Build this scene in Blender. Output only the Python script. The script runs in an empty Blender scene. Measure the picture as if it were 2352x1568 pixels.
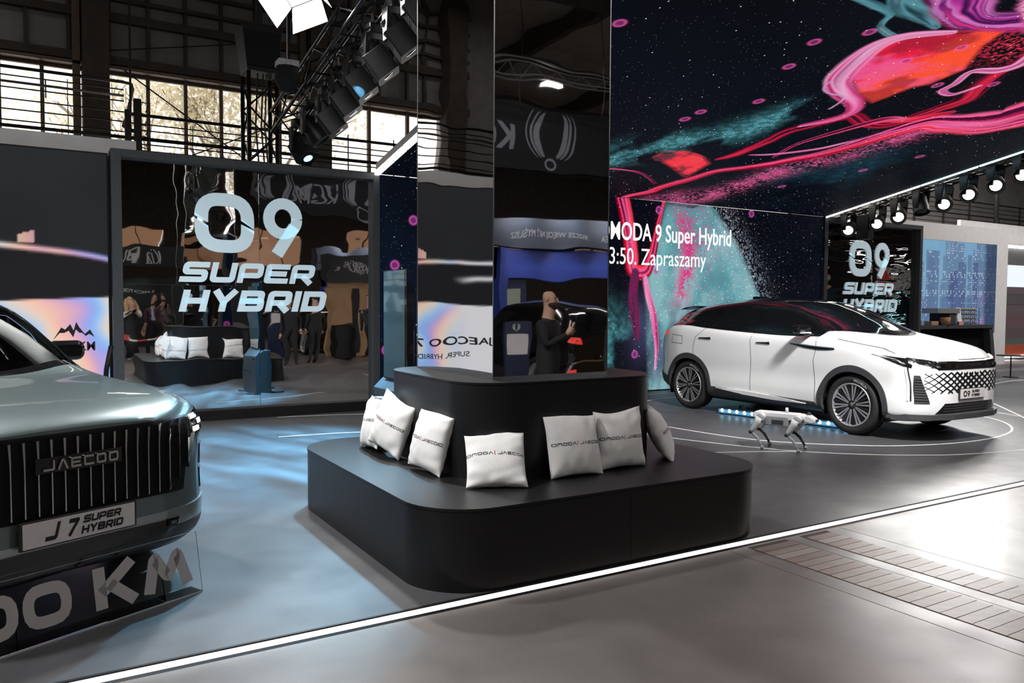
import bpy, bmesh, math, random
import numpy as np
from mathutils import Vector, Matrix
random.seed(7)
S = bpy.context.scene
COL = S.collection
R = math.radians

# ------------------------------------------------------------------ camera
FPX, YAW, PITCH, ROLL = 1817.5, 0.54276, -0.046135, 0.005813
cam_d = bpy.data.cameras.new('camera')
cam_d.sensor_fit = 'HORIZONTAL'; cam_d.sensor_width = 36
cam_d.lens = FPX * 36 / 2352
cam_d.clip_start = .05; cam_d.clip_end = 200
cam = bpy.data.objects.new('camera', cam_d); COL.objects.link(cam)
fw = Vector((math.sin(YAW)*math.cos(PITCH), math.cos(YAW)*math.cos(PITCH), math.sin(PITCH)))
rt = Vector((math.cos(YAW), -math.sin(YAW), 0)); up = rt.cross(fw)
r2 = rt*math.cos(ROLL) + up*math.sin(ROLL); u2 = -rt*math.sin(ROLL) + up*math.cos(ROLL)
m = Matrix.Identity(4)
for i in range(3):
    m[i][0] = r2[i]; m[i][1] = u2[i]; m[i][2] = -fw[i]
m[0][3], m[1][3], m[2][3] = 0, 0, 1.6
cam.matrix_world = m
S.camera = cam

# ------------------------------------------------------------------ world, exposure
w = bpy.data.worlds.new('overcast_sky'); S.world = w; w.use_nodes = True
bg = w.node_tree.nodes['Background']
bg.inputs[0].default_value = (1, .955, .91, 1); bg.inputs[1].default_value = 2.2
S.view_settings.view_transform = 'Standard'; S.view_settings.look = 'None'
S.view_settings.exposure = 0.0; S.view_settings.gamma = 1.0
S.view_settings.use_curve_mapping = False
S.cycles.use_denoising = True
S.cycles.max_bounces = 10; S.cycles.glossy_bounces = 6; S.cycles.diffuse_bounces = 3
S.cycles.transparent_max_bounces = 12; S.cycles.transmission_bounces = 6
S.cycles.sample_clamp_indirect = 4.0

# ------------------------------------------------------------------ lamps of the hall
def area(name, loc, sx, sy, power, color=(1, 1, 1), rot=(0, 0, 0)):
    d = bpy.data.lights.new(name, 'AREA'); d.shape = 'RECTANGLE'; d.size = sx; d.size_y = sy
    d.energy = power; d.color = color
    o = bpy.data.objects.new(name, d); o.location = loc; o.rotation_euler = rot; COL.objects.link(o)
    return o
def spot(name, loc, target, power, angle=40, blend=.4, color=(1, 1, 1), size=.08, gobo=None):
    d = bpy.data.lights.new(name, 'SPOT'); d.energy = power; d.spot_size = R(angle); d.spot_blend = blend
    d.color = color; d.shadow_soft_size = size
    o = bpy.data.objects.new(name, d); o.location = loc; COL.objects.link(o)
    o.rotation_euler = (Vector(target) - Vector(loc)).to_track_quat('-Z', 'Y').to_euler()
    if gobo:      # streaky pattern wheel in the lamp
        d.use_nodes = True; nt = d.node_tree; em = nt.nodes['Emission']
        tc = nt.nodes.new('ShaderNodeTexCoord'); mp = nt.nodes.new('ShaderNodeMapping'); mp.inputs['Scale'].default_value = gobo; mp.inputs['Rotation'].default_value = (0, 0, .5)
        nz = nt.nodes.new('ShaderNodeTexNoise'); nz.inputs['Scale'].default_value = 1.; nz.inputs['Detail'].default_value = 3; nz.inputs['Distortion'].default_value = .8
        mr = nt.nodes.new('ShaderNodeMapRange'); mr.inputs[1].default_value = .36; mr.inputs[2].default_value = .66; mr.inputs[3].default_value = .25; mr.inputs[4].default_value = 1.7
        nt.links.new(tc.outputs['Normal'], mp.inputs[0]); nt.links.new(mp.outputs[0], nz.inputs['Vector']); nt.links.new(nz.outputs[0], mr.inputs[0]); nt.links.new(mr.outputs[0], em.inputs['Strength'])
    return o
LAMP_COL = (1, .97, .94)
# rows of hall luminaires under the roof
for lx, ly, pw in ((-4, 3.0, 190), (2.5, -1.5, 80), (10, -3.5, 110), (17, 0, 140),
                   (-4, -9, 170), (4, -9, 170), (17.5, -9, 170), (24, 6, 800), (20, 15.0, 1500), (-3, 15.0, 20)):
    area('hall_lamp', (lx, ly, 8.6), 4.5, .5, pw, LAMP_COL)

# ------------------------------------------------------------------ helpers
def mat(name, col=(.5, .5, .5), rough=.5, metal=0., spec=.5, var=.06, nscale=6., emit=None, es=0., coat=0., bump=0., bscale=40.,
        trans=0., alpha=1., ior=1.45):
    mt = bpy.data.materials.get(name)
    if mt: return mt
    mt = bpy.data.materials.new(name); mt.use_nodes = True
    nt = mt.node_tree; b = nt.nodes['Principled BSDF']
    tc = nt.nodes.new('ShaderNodeTexCoord')
    if var > 0:
        nz = nt.nodes.new('ShaderNodeTexNoise'); nz.inputs['Scale'].default_value = nscale; nz.inputs['Detail'].default_value = 4
        nt.links.new(tc.outputs['Object'], nz.inputs['Vector'])
        rp = nt.nodes.new('ShaderNodeMapRange'); rp.inputs[1].default_value = .3; rp.inputs[2].default_value = .7
        rp.inputs[3].default_value = 1 - var; rp.inputs[4].default_value = 1 + var
        nt.links.new(nz.outputs[0], rp.inputs[0])
        mx = nt.nodes.new('ShaderNodeVectorMath'); mx.operation = 'SCALE'
        mx.inputs[0].default_value = col; nt.links.new(rp.outputs[0], mx.inputs['Scale'])
        nt.links.new(mx.outputs[0], b.inputs['Base Color'])
    else:
        b.inputs['Base Color'].default_value = (*col, 1)
    b.inputs['Roughness'].default_value = rough; b.inputs['Metallic'].default_value = metal
    b.inputs['Specular IOR Level'].default_value = spec; b.inputs['Coat Weight'].default_value = coat
    b.inputs['Coat Roughness'].default_value = .04
    b.inputs['Transmission Weight'].default_value = trans; b.inputs['Alpha'].default_value = alpha; b.inputs['IOR'].default_value = ior
    if emit:
        b.inputs['Emission Color'].default_value = (*emit, 1); b.inputs['Emission Strength'].default_value = es
    if bump > 0:
        n2 = nt.nodes.new('ShaderNodeTexNoise'); n2.inputs['Scale'].default_value = bscale; n2.inputs['Detail'].default_value = 3
        nt.links.new(tc.outputs['Object'], n2.inputs['Vector'])
        bp = nt.nodes.new('ShaderNodeBump'); bp.inputs['Strength'].default_value = bump; bp.inputs['Distance'].default_value = .02
        nt.links.new(n2.outputs[0], bp.inputs['Height']); nt.links.new(bp.outputs[0], b.inputs['Normal'])
    return mt

def mirror_mat(name, col, wav, scale, stretch=(1, 1, 1), dist=.06, rough=.015):
    mt = bpy.data.materials.new(name); mt.use_nodes = True; nt = mt.node_tree; b = nt.nodes['Principled BSDF']
    b.inputs['Base Color'].default_value = (*col, 1); b.inputs['Metallic'].default_value = 1; b.inputs['Roughness'].default_value = rough
    tc = nt.nodes.new('ShaderNodeTexCoord'); mp = nt.nodes.new('ShaderNodeMapping'); mp.inputs['Scale'].default_value = stretch
    nz = nt.nodes.new('ShaderNodeTexNoise'); nz.inputs['Scale'].default_value = scale; nz.inputs['Detail'].default_value = 1.0
    nt.links.new(tc.outputs['Object'], mp.inputs[0]); nt.links.new(mp.outputs[0], nz.inputs['Vector'])
    bp = nt.nodes.new('ShaderNodeBump'); bp.inputs['Strength'].default_value = wav; bp.inputs['Distance'].default_value = dist
    nt.links.new(nz.outputs[0], bp.inputs['Height']); nt.links.new(bp.outputs[0], b.inputs['Normal'])
    return mt

def glow(name, col, s):
    return mat(name, (0.02, .02, .02), .4, var=0, emit=col, es=s)

def thing(name, label, cat, loc=(0, 0, 0), rotz=0., group=None):
    o = bpy.data.objects.new(name, None); o.empty_display_size = .1; COL.objects.link(o)
    o.location = loc; o.rotation_euler = (0, 0, rotz); o['label'] = label; o['category'] = cat
    if group: o['group'] = group
    return o
def tag(o, label, cat, group=None):
    o['label'] = label; o['category'] = cat
    if group: o['group'] = group
    return o
def struct(o, label=None):
    o['kind'] = 'structure'
    if label: o['label'] = label
    return o
def stuff(o):
    o['kind'] = 'stuff'; return o
def mesh_data(name, V, F, mats, smooth=False, fm=None):
    me = bpy.data.meshes.new(name); me.from_pydata([tuple(map(float, v)) for v in V], [], [tuple(int(i) for i in f) for f in F])
    for mt in (mats if isinstance(mats, (list, tuple)) else [mats]): me.materials.append(mt)
    if fm is not None: me.polygons.foreach_set('material_index', list(fm))
    if smooth: me.polygons.foreach_set('use_smooth', [True]*len(me.polygons))
    me.update(); return me
def link(name, me, parent=None, loc=(0, 0, 0), rot=(0, 0, 0), bevel=0., scale=None):
    o = bpy.data.objects.new(name, me); COL.objects.link(o); o.parent = parent
    o.location = loc; o.rotation_euler = rot
    if scale: o.scale = scale
    if bevel:
        b = o.modifiers.new('bevel', 'BEVEL'); b.width = bevel; b.segments = 2; b.limit_method = 'ANGLE'; b.angle_limit = R(40)
    return o

class MB:
    def __init__(s): s.V = []; s.F = []
    def add(s, V, F):
        n = len(s.V); s.V += [tuple(v) for v in V]; s.F += [tuple(i+n for i in f) for f in F]; return s
    def box(s, x0, x1, y0, y1, z0, z1):
        V = [(x, y, z) for z in (z0, z1) for y in (y0, y1) for x in (x0, x1)]
        return s.add(V, [(0, 2, 3, 1), (4, 5, 7, 6), (0, 1, 5, 4), (2, 6, 7, 3), (0, 4, 6, 2), (1, 3, 7, 5)])
    def tube(s, p0, p1, r, n=8, r1=None, cap=True):
        p0, p1 = Vector(p0), Vector(p1); d = (p1-p0).normalized(); r1 = r if r1 is None else r1
        a = d.cross(Vector((0, 0, 1)) if abs(d.z) < .9 else Vector((1, 0, 0))).normalized(); b = d.cross(a)
        V = [p + (a*math.cos(t)+b*math.sin(t))*q for p, q in ((p0, r), (p1, r1)) for t in [2*math.pi*i/n for i in range(n)]]
        F = [(i, (i+1) % n, n+(i+1) % n, n+i) for i in range(n)]
        if cap: F += [tuple(range(n))[::-1], tuple(range(n, 2*n))]
        return s.add(V, F)
    def path(s, P, r, n=8, closed=False):
        P = [Vector(p) for p in P]; N = len(P); V = []; F = []; prev = None
        rr = r if isinstance(r, (list, tuple)) else [r]*N
        for i, p in enumerate(P):
            a = P[i-1] if (i > 0 or closed) else p; c = P[(i+1) % N] if (i < N-1 or closed) else p
            d = (c-a).normalized()
            if prev is None: x = d.cross(Vector((0, 0, 1)) if abs(d.z) < .9 else Vector((1, 0, 0))).normalized()
            else: x = (prev - d*prev.dot(d)).normalized()
            prev = x; y = d.cross(x)
            V += [p + (x*math.cos(t)+y*math.sin(t))*rr[i] for t in [2*math.pi*k/n for k in range(n)]]
        for i in range(N if closed else N-1):
            j = (i+1) % N
            F += [(i*n+k, i*n+(k+1) % n, j*n+(k+1) % n, j*n+k) for k in range(n)]
        if not closed: F += [tuple(range(n))[::-1], tuple(range((N-1)*n, N*n))]
        return s.add(V, F)
    def lathe(s, prof, n=24, M=None, closed=False):
        """profile (r, h) about local z; M = placement matrix"""
        V = []; F = []; L = len(prof)
        for k in range(n):
            t = 2*math.pi*k/n
            V += [Vector((r*math.cos(t), r*math.sin(t), h)) for r, h in prof]
        for k in range(n):
            q = (k+1) % n
            for i in range(L if closed else L-1):
                j = (i+1) % L
                F.append((k*L+i, q*L+i, q*L+j, k*L+j))
        if M is not None: V = [M @ v for v in V]
        return s.add(V, F)
    def prism(s, poly, a, b, axis='z'):
        """2-D polygon extruded from a to b along axis; poly coords are the two other axes in xyz order"""
        n = len(poly)
        def pt(p, h): return {'z': (p[0], p[1], h), 'y': (p[0], h, p[1]), 'x': (h, p[0], p[1])}[axis]
        V = [pt(p, a) for p in poly]+[pt(p, b) for p in poly]
        return s.add(V, [tuple(range(n))[::-1], tuple(range(n, 2*n))]+[(i, (i+1) % n, n+(i+1) % n, n+i) for i in range(n)])
    def sphere(s, c, r, n=12, m=8):
        c = Vector(c); rr = r if isinstance(r, (tuple, list)) else (r, r, r); V = []; F = []
        for j in range(m+1):
            ph = math.pi*j/m
            for i in range(n):
                t = 2*math.pi*i/n
                V.append(c+Vector((rr[0]*math.sin(ph)*math.cos(t), rr[1]*math.sin(ph)*math.sin(t), rr[2]*math.cos(ph))))
        for j in range(m):
            F += [(j*n+i, (j+1)*n+i, (j+1)*n+(i+1) % n, j*n+(i+1) % n) for i in range(n)]
        return s.add(V, F)
    def xf(s, M): s.V = [tuple(M @ Vector(v)) for v in s.V]; return s
    def data(s, name, mats, smooth=False, fix=True):
        me = mesh_data(name, s.V, s.F, mats, smooth)
        if fix:
            bm = bmesh.new(); bm.from_mesh(me); bmesh.ops.remove_doubles(bm, verts=bm.verts, dist=1e-5)
            bmesh.ops.recalc_face_normals(bm, faces=bm.faces); bm.to_mesh(me); bm.free()
            if smooth: me.polygons.foreach_set('use_smooth', [True]*len(me.polygons))
        return me
    def build(s, name, mats, parent=None, smooth=False, bevel=0., loc=(0, 0, 0), rot=(0, 0, 0), fix=True):
        return link(name, s.data(name, mats, smooth, fix), parent, loc, rot, bevel)

def B(*a): return MB().box(*a)
def autosmooth(o, ang=35):
    me = o.data
    bm = bmesh.new(); bm.from_mesh(me)
    for f in bm.faces: f.smooth = True
    for e in bm.edges:
        if len(e.link_faces) == 2 and e.calc_face_angle(0) > R(ang): e.smooth = False
    bm.to_mesh(me); bm.free(); return o
def rrect(x0, x1, y0, y1, r, n=8):
    P = []
    for cx, cy, a in ((x1-r, y1-r, 0), (x0+r, y1-r, 90), (x0+r, y0+r, 180), (x1-r, y0+r, 270)):
        P += [(cx+r*math.cos(R(a+90*i/n)), cy+r*math.sin(R(a+90*i/n))) for i in range(n+1)]
    return P

# ------------------------------------------------------------------ lettering
def text_mesh(s, size, ext=.002, off=0., align='LEFT'):
    c = bpy.data.curves.new('lettering', 'FONT'); c.body = s; c.size = size; c.extrude = ext; c.offset = off; c.align_x = align
    c.resolution_u = 4
    o = bpy.data.objects.new('lettering', c); COL.objects.link(o)
    dg = bpy.context.evaluated_depsgraph_get(); dg.update()
    me = bpy.data.meshes.new_from_object(o.evaluated_get(dg)); bpy.data.objects.remove(o); bpy.data.curves.remove(c)
    V = [tuple(v.co) for v in me.vertices]; F = [tuple(p.vertices) for p in me.polygons]; bpy.data.meshes.remove(me)
    return V, F
def place_text(name, s, mt, parent, M, size=None, width=None, height=None, ext=.002, off=0.):
    """flat lettering: text x -> M x, text y -> M y, fitted to a width and height"""
    V, F = text_mesh(s, 1., 0.004, off)
    a = np.array(V); mn, mx = a.min(0), a.max(0)
    sx = (width/(mx[0]-mn[0])) if width else size; sy = (height/(mx[1]-mn[1])) if height else (sx if width else size)
    a[:, 0] = (a[:, 0]-mn[0])*sx; a[:, 1] = (a[:, 1]-mn[1])*sy; a[:, 2] = np.sign(a[:, 2])*ext
    return link(name, mesh_data(name, [M @ Vector(v) for v in a], F, mt), parent)
def axes(o, x, y):
    x = Vector(x).normalized(); y = Vector(y).normalized(); z = x.cross(y)
    return Matrix(((x[0], y[0], z[0], o[0]), (x[1], y[1], z[1], o[1]), (x[2], y[2], z[2], o[2]), (0, 0, 0, 1)))

def rnd(P, r, closed=False, n=4, skip=()):
    if r <= 0: return P
    out = []; N = len(P)
    for i, p in enumerate(P):
        if (not closed and i in (0, N-1)) or i in skip: out.append(p); continue
        p = np.array(p, float); a = np.array(P[i-1], float)-p; b = np.array(P[(i+1) % N], float)-p
        la, lb = np.linalg.norm(a), np.linalg.norm(b); q = min(r, la*(.92 if (not closed and i == 1) else .49), lb*(.92 if (not closed and i == N-2) else .49))
        A = p+a/la*q; Bp = p+b/lb*q
        for k in range(n+1):
            t = k/n; out.append(tuple((1-t)**2*A+2*t*(1-t)*p+t*t*Bp))
    return out
def ribbon(P, t, closed=False):
    P = [np.array(p, float) for p in P]; N = len(P); L = []; Rr = []
    for i in range(N):
        d0 = P[i]-P[i-1] if (i > 0 or closed) else P[1]-P[0]
        d1 = P[(i+1) % N]-P[i] if (i < N-1 or closed) else P[N-1]-P[N-2]
        d0 = d0/(np.linalg.norm(d0)+1e-9); d1 = d1/(np.linalg.norm(d1)+1e-9)
        n0 = np.array((-d0[1], d0[0])); n1 = np.array((-d1[1], d1[0])); mm = n0+n1
        mm = mm/max(.35, np.dot(mm, n0)) if np.linalg.norm(mm) > 1e-6 else n0
        L.append(P[i]+mm*t/2); Rr.append(P[i]-mm*t/2)
    V = [*L, *Rr]; F = [(i, (i+1) % N, N+(i+1) % N, N+i) for i in range(N if closed else N-1)]
    return V, F
def glyph(ch, w, t, r=.12, style=0):
    a = t/2; b = 1-a; m_ = .5
    if ch == 'A' and style in (1, 2): return [(rnd([(a*.8, 0), (w*.42, b), (w*.58, b), (w-a*.8, 0)], .1), False)]
    D = {
     'S': [(rnd([(w, b), (a, b), (a, m_), (w-a, m_), (w-a, a), (-.06, a)], r), False)],
     'U': [(rnd([(a, 1), (a, a), (w-a, a), (w-a, 1)], r), False)],
     'P': [(rnd([(a, 0), (a, b), (w-a, b), (w-a, .38), (a, .38)], r), False)],
     'E': [(rnd([(w, b), (a, b), (a, a), (w, a)], r*.4), False), ([(a, m_), (w*.9, m_)], False)],
     'R': [(rnd([(a, 0), (a, b), (w-a, b), (w-a, .42), (a, .42)], r), False), ([(w*.5, .42), (w-a*.7, 0)], False)],
     'H': [([(a, 0), (a, 1)], False), ([(w-a, 0), (w-a, 1)], False), ([(a, m_), (w-a, m_)], False)],
     'Y': [([(a*.8, 1), (w/2, .45), (w-a*.8, 1)], False), ([(w/2, .5), (w/2, 0)], False)],
     'B': [(rnd([(a, m_), (a, b), (w-1.3*a, b), (w-1.3*a, m_)], r*.8, True, skip=(0, 1)), True), (rnd([(a, a), (a, m_), (w-a, m_), (w-a, a)], r*.8, True, skip=(0, 1)), True)],
     'I': [([(a, 0), (a, 1)], False)],
     'D': [(rnd([(a, a), (a, b), (w-a, b), (w-a, a)], r*1.6, True, skip=(0, 1)), True)],
     'O': [(rnd([(a, a), (a, b), (w-a, b), (w-a, a)], r*1.5, True), True)],
     'C': [(rnd([(w, b), (a, b), (a, a), (w, a)], r), False)],
     'J': [(rnd([(w-a, 1), (w-a, a), (-.1, a)], r), False)],
     '7': [(rnd([(0, b), (w-a, b), (w*.3, 0)], .02), False)],
     'A': [(rnd([(a, 0), (a, b), (w-a, b), (w-a, 0)], r), False), ([(a, .4), (w-a, .4)], False)],
     'M': [(rnd([(a, 0), (a, b), (w-a, b), (w-a, 0)], r), False), ([(w/2, b), (w/2, .4)], False)] if style in (0, 2) else
          ([(rnd([(a, 0), (w*.27, b), (w*.5, .3), (w*.73, b), (w-a, 0)], .1), False)]),
     'K': [([(a, 0), (a, 1)], False), ([(a*1.2, .38), (w-a*.6, 1.0)], False), ([(w*.36, .55), (w-a*.6, 0)], False)],
     '|': [([(a, -.2), (a, 1.2)], False)],
    }
    return D[ch]
def word(s, w=1.1, t=.26, gap=.14, shear=.0, r=.12, style=0, wi=None):
    """stroke lettering of unit height -> (V2, F, width)"""
    V = []; F = []; x = 0
    for ch in s:
        if ch == ' ': x += .45; continue
        cw = (t if ch in 'I' else t*.3 if ch == '|' else (wi or {}).get(ch, w))
        for P, cl in glyph(ch, cw, t if ch != '|' else t*.3, r, style):
            v, f = ribbon(P, t if ch != '|' else t*.3, cl); n = len(V)
            V += [(p[0]+x+shear*p[1], p[1]) for p in v]; F += [tuple(i+n for i in q) for q in f]
        x += cw+gap
    return V, F, x-gap
def solid(V2, F, t):
    """flat lettering with a little thickness, front at +t"""
    n = len(V2); V = [(p[0], p[1], t) for p in V2]+[(p[0], p[1], 0) for p in V2]; G = []
    cnt = {}
    for f in F:
        G.append(f); G.append(tuple(i+n for i in f[::-1]))
        for i in range(len(f)):
            e = (f[i], f[(i+1) % len(f)]); cnt[tuple(sorted(e))] = cnt.get(tuple(sorted(e)), [])+[e]
    for k, es in cnt.items():
        if len(es) == 1:
            a, b = es[0]; G.append((b, a, a+n, b+n))
    return V, G
def put_word(name, wd, M, width, height, mt, parent, t=.004):
    V2, F, wd_ = wd; xs = [p[0] for p in V2]; x0, x1 = min(xs), max(xs)
    V, G = solid([((p[0]-x0)/(x1-x0)*width, p[1]*height) for p in V2], F, t)
    return link(name, mesh_data(name, [M @ Vector(v) for v in V], G, mt), parent)
def ring_pts(cx, cy, rx, ry, n=28, a0=0, a1=360):
    return [(cx+rx*math.cos(R(a0+(a1-a0)*i/n)), cy+ry*math.sin(R(a0+(a1-a0)*i/n))) for i in range(n+1)]
def logo09(gapw=.1):
    """the 0 with its slanted split and the 9 with straight tail, unit height; 0 spans 0..1.0, 9 spans 1.13..1.83"""
    t = .215; a = t/2; V = []; F = []
    def add(P, tt, cl=False):
        v, f = ribbon(P, tt, cl); n = len(V); V.extend([tuple(p) for p in v]); F.extend([tuple(i+n for i in q) for q in f])
    w = .97
    def arc(P, ya, yb):
        v, f = ribbon(rnd(P, .33, n=7), t); N = len(v)//2
        for k, yy, xc in ((0, ya, a), (N, ya, a), (N-1, yb, w-a), (2*N-1, yb, w-a)):
            v[k] = np.array((v[k][0], yy-.75*(v[k][0]-xc)))
        n = len(V); V.extend([tuple(p) for p in v]); F.extend([tuple(i+n for i in q) for q in f])
    arc([(a, .58), (a, 1-a), (w-a, 1-a), (w-a, .50)], .58, .50)
    arc([(a, .50), (a, a), (w-a, a), (w-a, .42)], .48, .41)
    add(ring_pts(1.47, .63, .245, .265), t*.88)
    add([(1.67, .50), (1.36, .0)], t*.95)
    return V, F, 1.83
# ================================================================== THE SETTING
def floor_mat(name, c1, c2, rough, scale, spec=.5, bump=.02):
    mt = bpy.data.materials.new(name); mt.use_nodes = True; nt = mt.node_tree; b = nt.nodes['Principled BSDF']
    tc = nt.nodes.new('ShaderNodeTexCoord')
    n1 = nt.nodes.new('ShaderNodeTexNoise'); n1.inputs['Scale'].default_value = scale; n1.inputs['Detail'].default_value = 8; n1.inputs['Roughness'].default_value = .65
    nt.links.new(tc.outputs['Object'], n1.inputs['Vector'])
    cr = nt.nodes.new('ShaderNodeValToRGB'); cr.color_ramp.elements[0].position = .3; cr.color_ramp.elements[1].position = .7
    cr.color_ramp.elements[0].color = (*c1, 1); cr.color_ramp.elements[1].color = (*c2, 1)
    nt.links.new(n1.outputs[0], cr.inputs[0]); nt.links.new(cr.outputs[0], b.inputs['Base Color'])
    n2 = nt.nodes.new('ShaderNodeTexNoise'); n2.inputs['Scale'].default_value = 3; n2.inputs['Detail'].default_value = 6
    nt.links.new(tc.outputs['Object'], n2.inputs['Vector'])
    mr = nt.nodes.new('ShaderNodeMapRange'); mr.inputs[1].default_value = .3; mr.inputs[2].default_value = .7
    mr.inputs[3].default_value = rough-.06; mr.inputs[4].default_value = rough+.06
    nt.links.new(n2.outputs[0], mr.inputs[0]); nt.links.new(mr.outputs[0], b.inputs['Roughness'])
    n3 = nt.nodes.new('ShaderNodeTexNoise'); n3.inputs['Scale'].default_value = 220; n3.inputs['Detail'].default_value = 2
    nt.links.new(tc.outputs['Object'], n3.inputs['Vector'])
    bp = nt.nodes.new('ShaderNodeBump'); bp.inputs['Strength'].default_value = bump; bp.inputs['Distance'].default_value = .01
    nt.links.new(n3.outputs[0], bp.inputs['Height']); nt.links.new(bp.outputs[0], b.inputs['Normal'])
    b.inputs['Specular IOR Level'].default_value = spec
    return mt
M_hall = floor_mat('hall_floor', (.085, .077, .072), (.13, .118, .11), .36, 1.1)
M_stand = floor_mat('stand_floor', (.055, .056, .06), (.075, .076, .08), .40, 2.2)
M_black = mat('black_metal', (.008, .008, .009), .5, spec=.3, var=.1)
M_blackg = mat('black_gloss', (.006, .006, .007), .12, var=.0, coat=.6)
M_char = mat('charcoal_frame', (.055, .06, .066), .5, var=.12, nscale=20)
M_white = mat('white_wall', (.80, .78, .77), .7, var=.04)
M_pale = mat('pale_hall_wall', (.30, .285, .28), .8, var=.12, nscale=3)
M_brown = mat('brown_concrete', (.085, .068, .055), .85, var=.2, nscale=5)
M_dark = mat('dark_roof', (.05, .042, .038), .9, var=.2, nscale=4)
M_steel = mat('dark_steel', (.03, .026, .024), .5, metal=.5, var=.15)
M_steelg = mat('grey_steel', (.16, .15, .145), .4, metal=.6, var=.1)
M_bronze = mat('bronze_mullion', (.20, .135, .085), .5, var=.15, nscale=12)
M_led = glow('white_led', (1, .97, .95), 6.0)
M_led2 = glow('warm_led', (1, .90, .84), 3.0)
M_glassp = bpy.data.materials.new('window_glass'); M_glassp.use_nodes = True
nt = M_glassp.node_tree; nt.nodes.remove(nt.nodes['Principled BSDF'])
_t = nt.nodes.new('ShaderNodeBsdfTransparent'); _g = nt.nodes.new('ShaderNodeBsdfGlossy'); _x = nt.nodes.new('ShaderNodeMixShader'); _f = nt.nodes.new('ShaderNodeFresnel')
_g.inputs['Roughness'].default_value = .02; _t.inputs[0].default_value = (.97, .97, .97, 1)
nt.links.new(_f.outputs[0], _x.inputs[0]); nt.links.new(_t.outputs[0], _x.inputs[1]); nt.links.new(_g.outputs[0], _x.inputs[2])
nt.links.new(_x.outputs[0], nt.nodes['Material Output'].inputs[0])

# ---- floors
hall_floor = struct(B(-26, 64, -26, 22, -.13, -.03).build('floor', M_hall), 'worn grey concrete hall floor with inlaid block strips')
stand_floor = struct(B(-8, 26, 3.785, 14.5, -.0299, 0).build('floor_stand', M_stand), 'dark grey satin stand floor with white curved lines')
M_line = mat('white_floor_tape', (.75, .74, .72), .45, var=.03)
M_joint = mat('dark_joint', (.035, .018, .014), .8, var=.2)
def floor_line(P, wd=.03):
    P = [Vector((x, y, 0)) for x, y in P]
    # smooth the traced course
    Q = []
    for i in range(len(P)-1):
        p0 = P[max(i-1, 0)]; p1 = P[i]; p2 = P[i+1]; p3 = P[min(i+2, len(P)-1)]
        for k in range(6):
            t = k/6
            Q.append(.5*((2*p1)+(p2-p0)*t+(2*p0-5*p1+4*p2-p3)*t*t+(3*p1-p0-3*p2+p3)*t**3))
    Q.append(P[-1])
    V2, F = ribbon([(q.x, q.y) for q in Q], wd)
    V, G = solid(V2, F, .0015)
    return link('floor_line', mesh_data('floor_line', V, G, M_line), stand_floor)
for P in ([(7.16, 9.6), (7.13, 8.6), (7.158, 7.889), (7.247, 7.11), (7.42, 6.5), (7.71, 6.102), (8.06, 5.78), (8.462, 5.50), (9.128, 5.276), (9.799, 5.212), (10.377, 5.271), (10.918, 5.429), (11.411, 5.716), (11.778, 6.08), (12.0, 6.5), (12.15, 7.2), (12.15, 8.4)],
          [(6.45, 7.9), (6.592, 7.177), (6.783, 6.653), (6.91, 6.359), (7.074, 6.03), (7.264, 5.753), (7.67, 5.349), (8.158, 5.017), (8.658, 4.794), (9.53, 4.602), (10.4, 4.55)],
          [(6.231, 6.244), (6.619, 6.1), (6.946, 5.945), (7.264, 5.753)],
          [(14.6, 7.9), (14.054, 7.409), (13.141, 6.637), (12.337, 5.973), (11.6, 5.4)],
          [(12.9, 7.3), (12.76, 6.904), (12.419, 6.031), (12.25, 5.6)],
          [(15.7, 8.2), (16.345, 8.634), (17.213, 8.95), (18.041, 9.12), (18.787, 9.16), (20, 9.15)],
          [(17, 10.7), (20.4, 10.7), (24, 10.7)], [(17, 10.95), (20.4, 10.95), (24, 10.95)],
          [(2.9, 11.2), (3.216, 11.16), (3.756, 11.05), (4.3, 10.85), (4.9, 10.55)],
          [(2.484, 9.536), (2.741, 9.517), (3.215, 9.464), (3.685, 9.331), (4.4, 9.05)],
          [(8.4, 10.82), (9.408, 10.873), (9.949, 10.90), (10.9, 10.86)], [(8.2, 9.9), (8.824, 10.196), (9.197, 10.311), (9.6, 10.36), (10.4, 10.3)]):
    floor_line(P)

# ---- edge of the stand: a black profile with a lit strip in it
trim = struct(MB().prism([(3.786, 0.0005), (3.770, 0.0005), (3.764, -.006), (3.772, -.0295), (3.786, -.0295)], -8, 26, 'x').build('trim_1', M_black), 'black edge profile of the stand floor')
led = MB().prism([(3.7635, -.005), (3.738, -.022), (3.742, -.028), (3.771, -.012)], -8, 26, 'x').build('led_strip', M_led2, trim)
MB().prism([(3.7385, -.0215), (3.722, -.0295), (3.745, -.0295)], -8, 26, 'x').build('lower_edge', M_black, trim)

# ---- inlaid block strips in the hall floor
M_blk = [mat('block_%d' % i, c, .42, var=.18, nscale=14, bump=.05) for i, c in enumerate([(.20, .17, .15), (.17, .125, .11), (.23, .20, .18), (.145, .095, .08)])]
B(4.10, 4.475, 1.0, 3.70, -.032, -.0296).build('joint_bed', M_joint, hall_floor)
B(4.625, 4.915, 1.0, 3.70, -.032, -.0296).build('joint_bed', M_joint, hall_floor)
rng = random.Random(3)
for x0, x1 in ((4.107, 4.468), (4.632, 4.908)):
    me = [B(0, x1-x0, 0, .0805, 0, .0035).data('floor_block', mt) for mt in M_blk]
    for k in range(29):
        y = 1.18+k*.0853
        i = rng.choice([0, 0, 2, 1] if y < 3.0 else [0, 1, 3, 1])
        o = link('floor_block', me[i], hall_floor, (x0, y, -.0306+rng.uniform(0, .0008)))
for x in (3.94, 4.50, 5.07):
    B(x-.002, x+.002, -4, 3.70, -.032, -.0294).build('floor_joint', M_joint, hall_floor)

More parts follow.
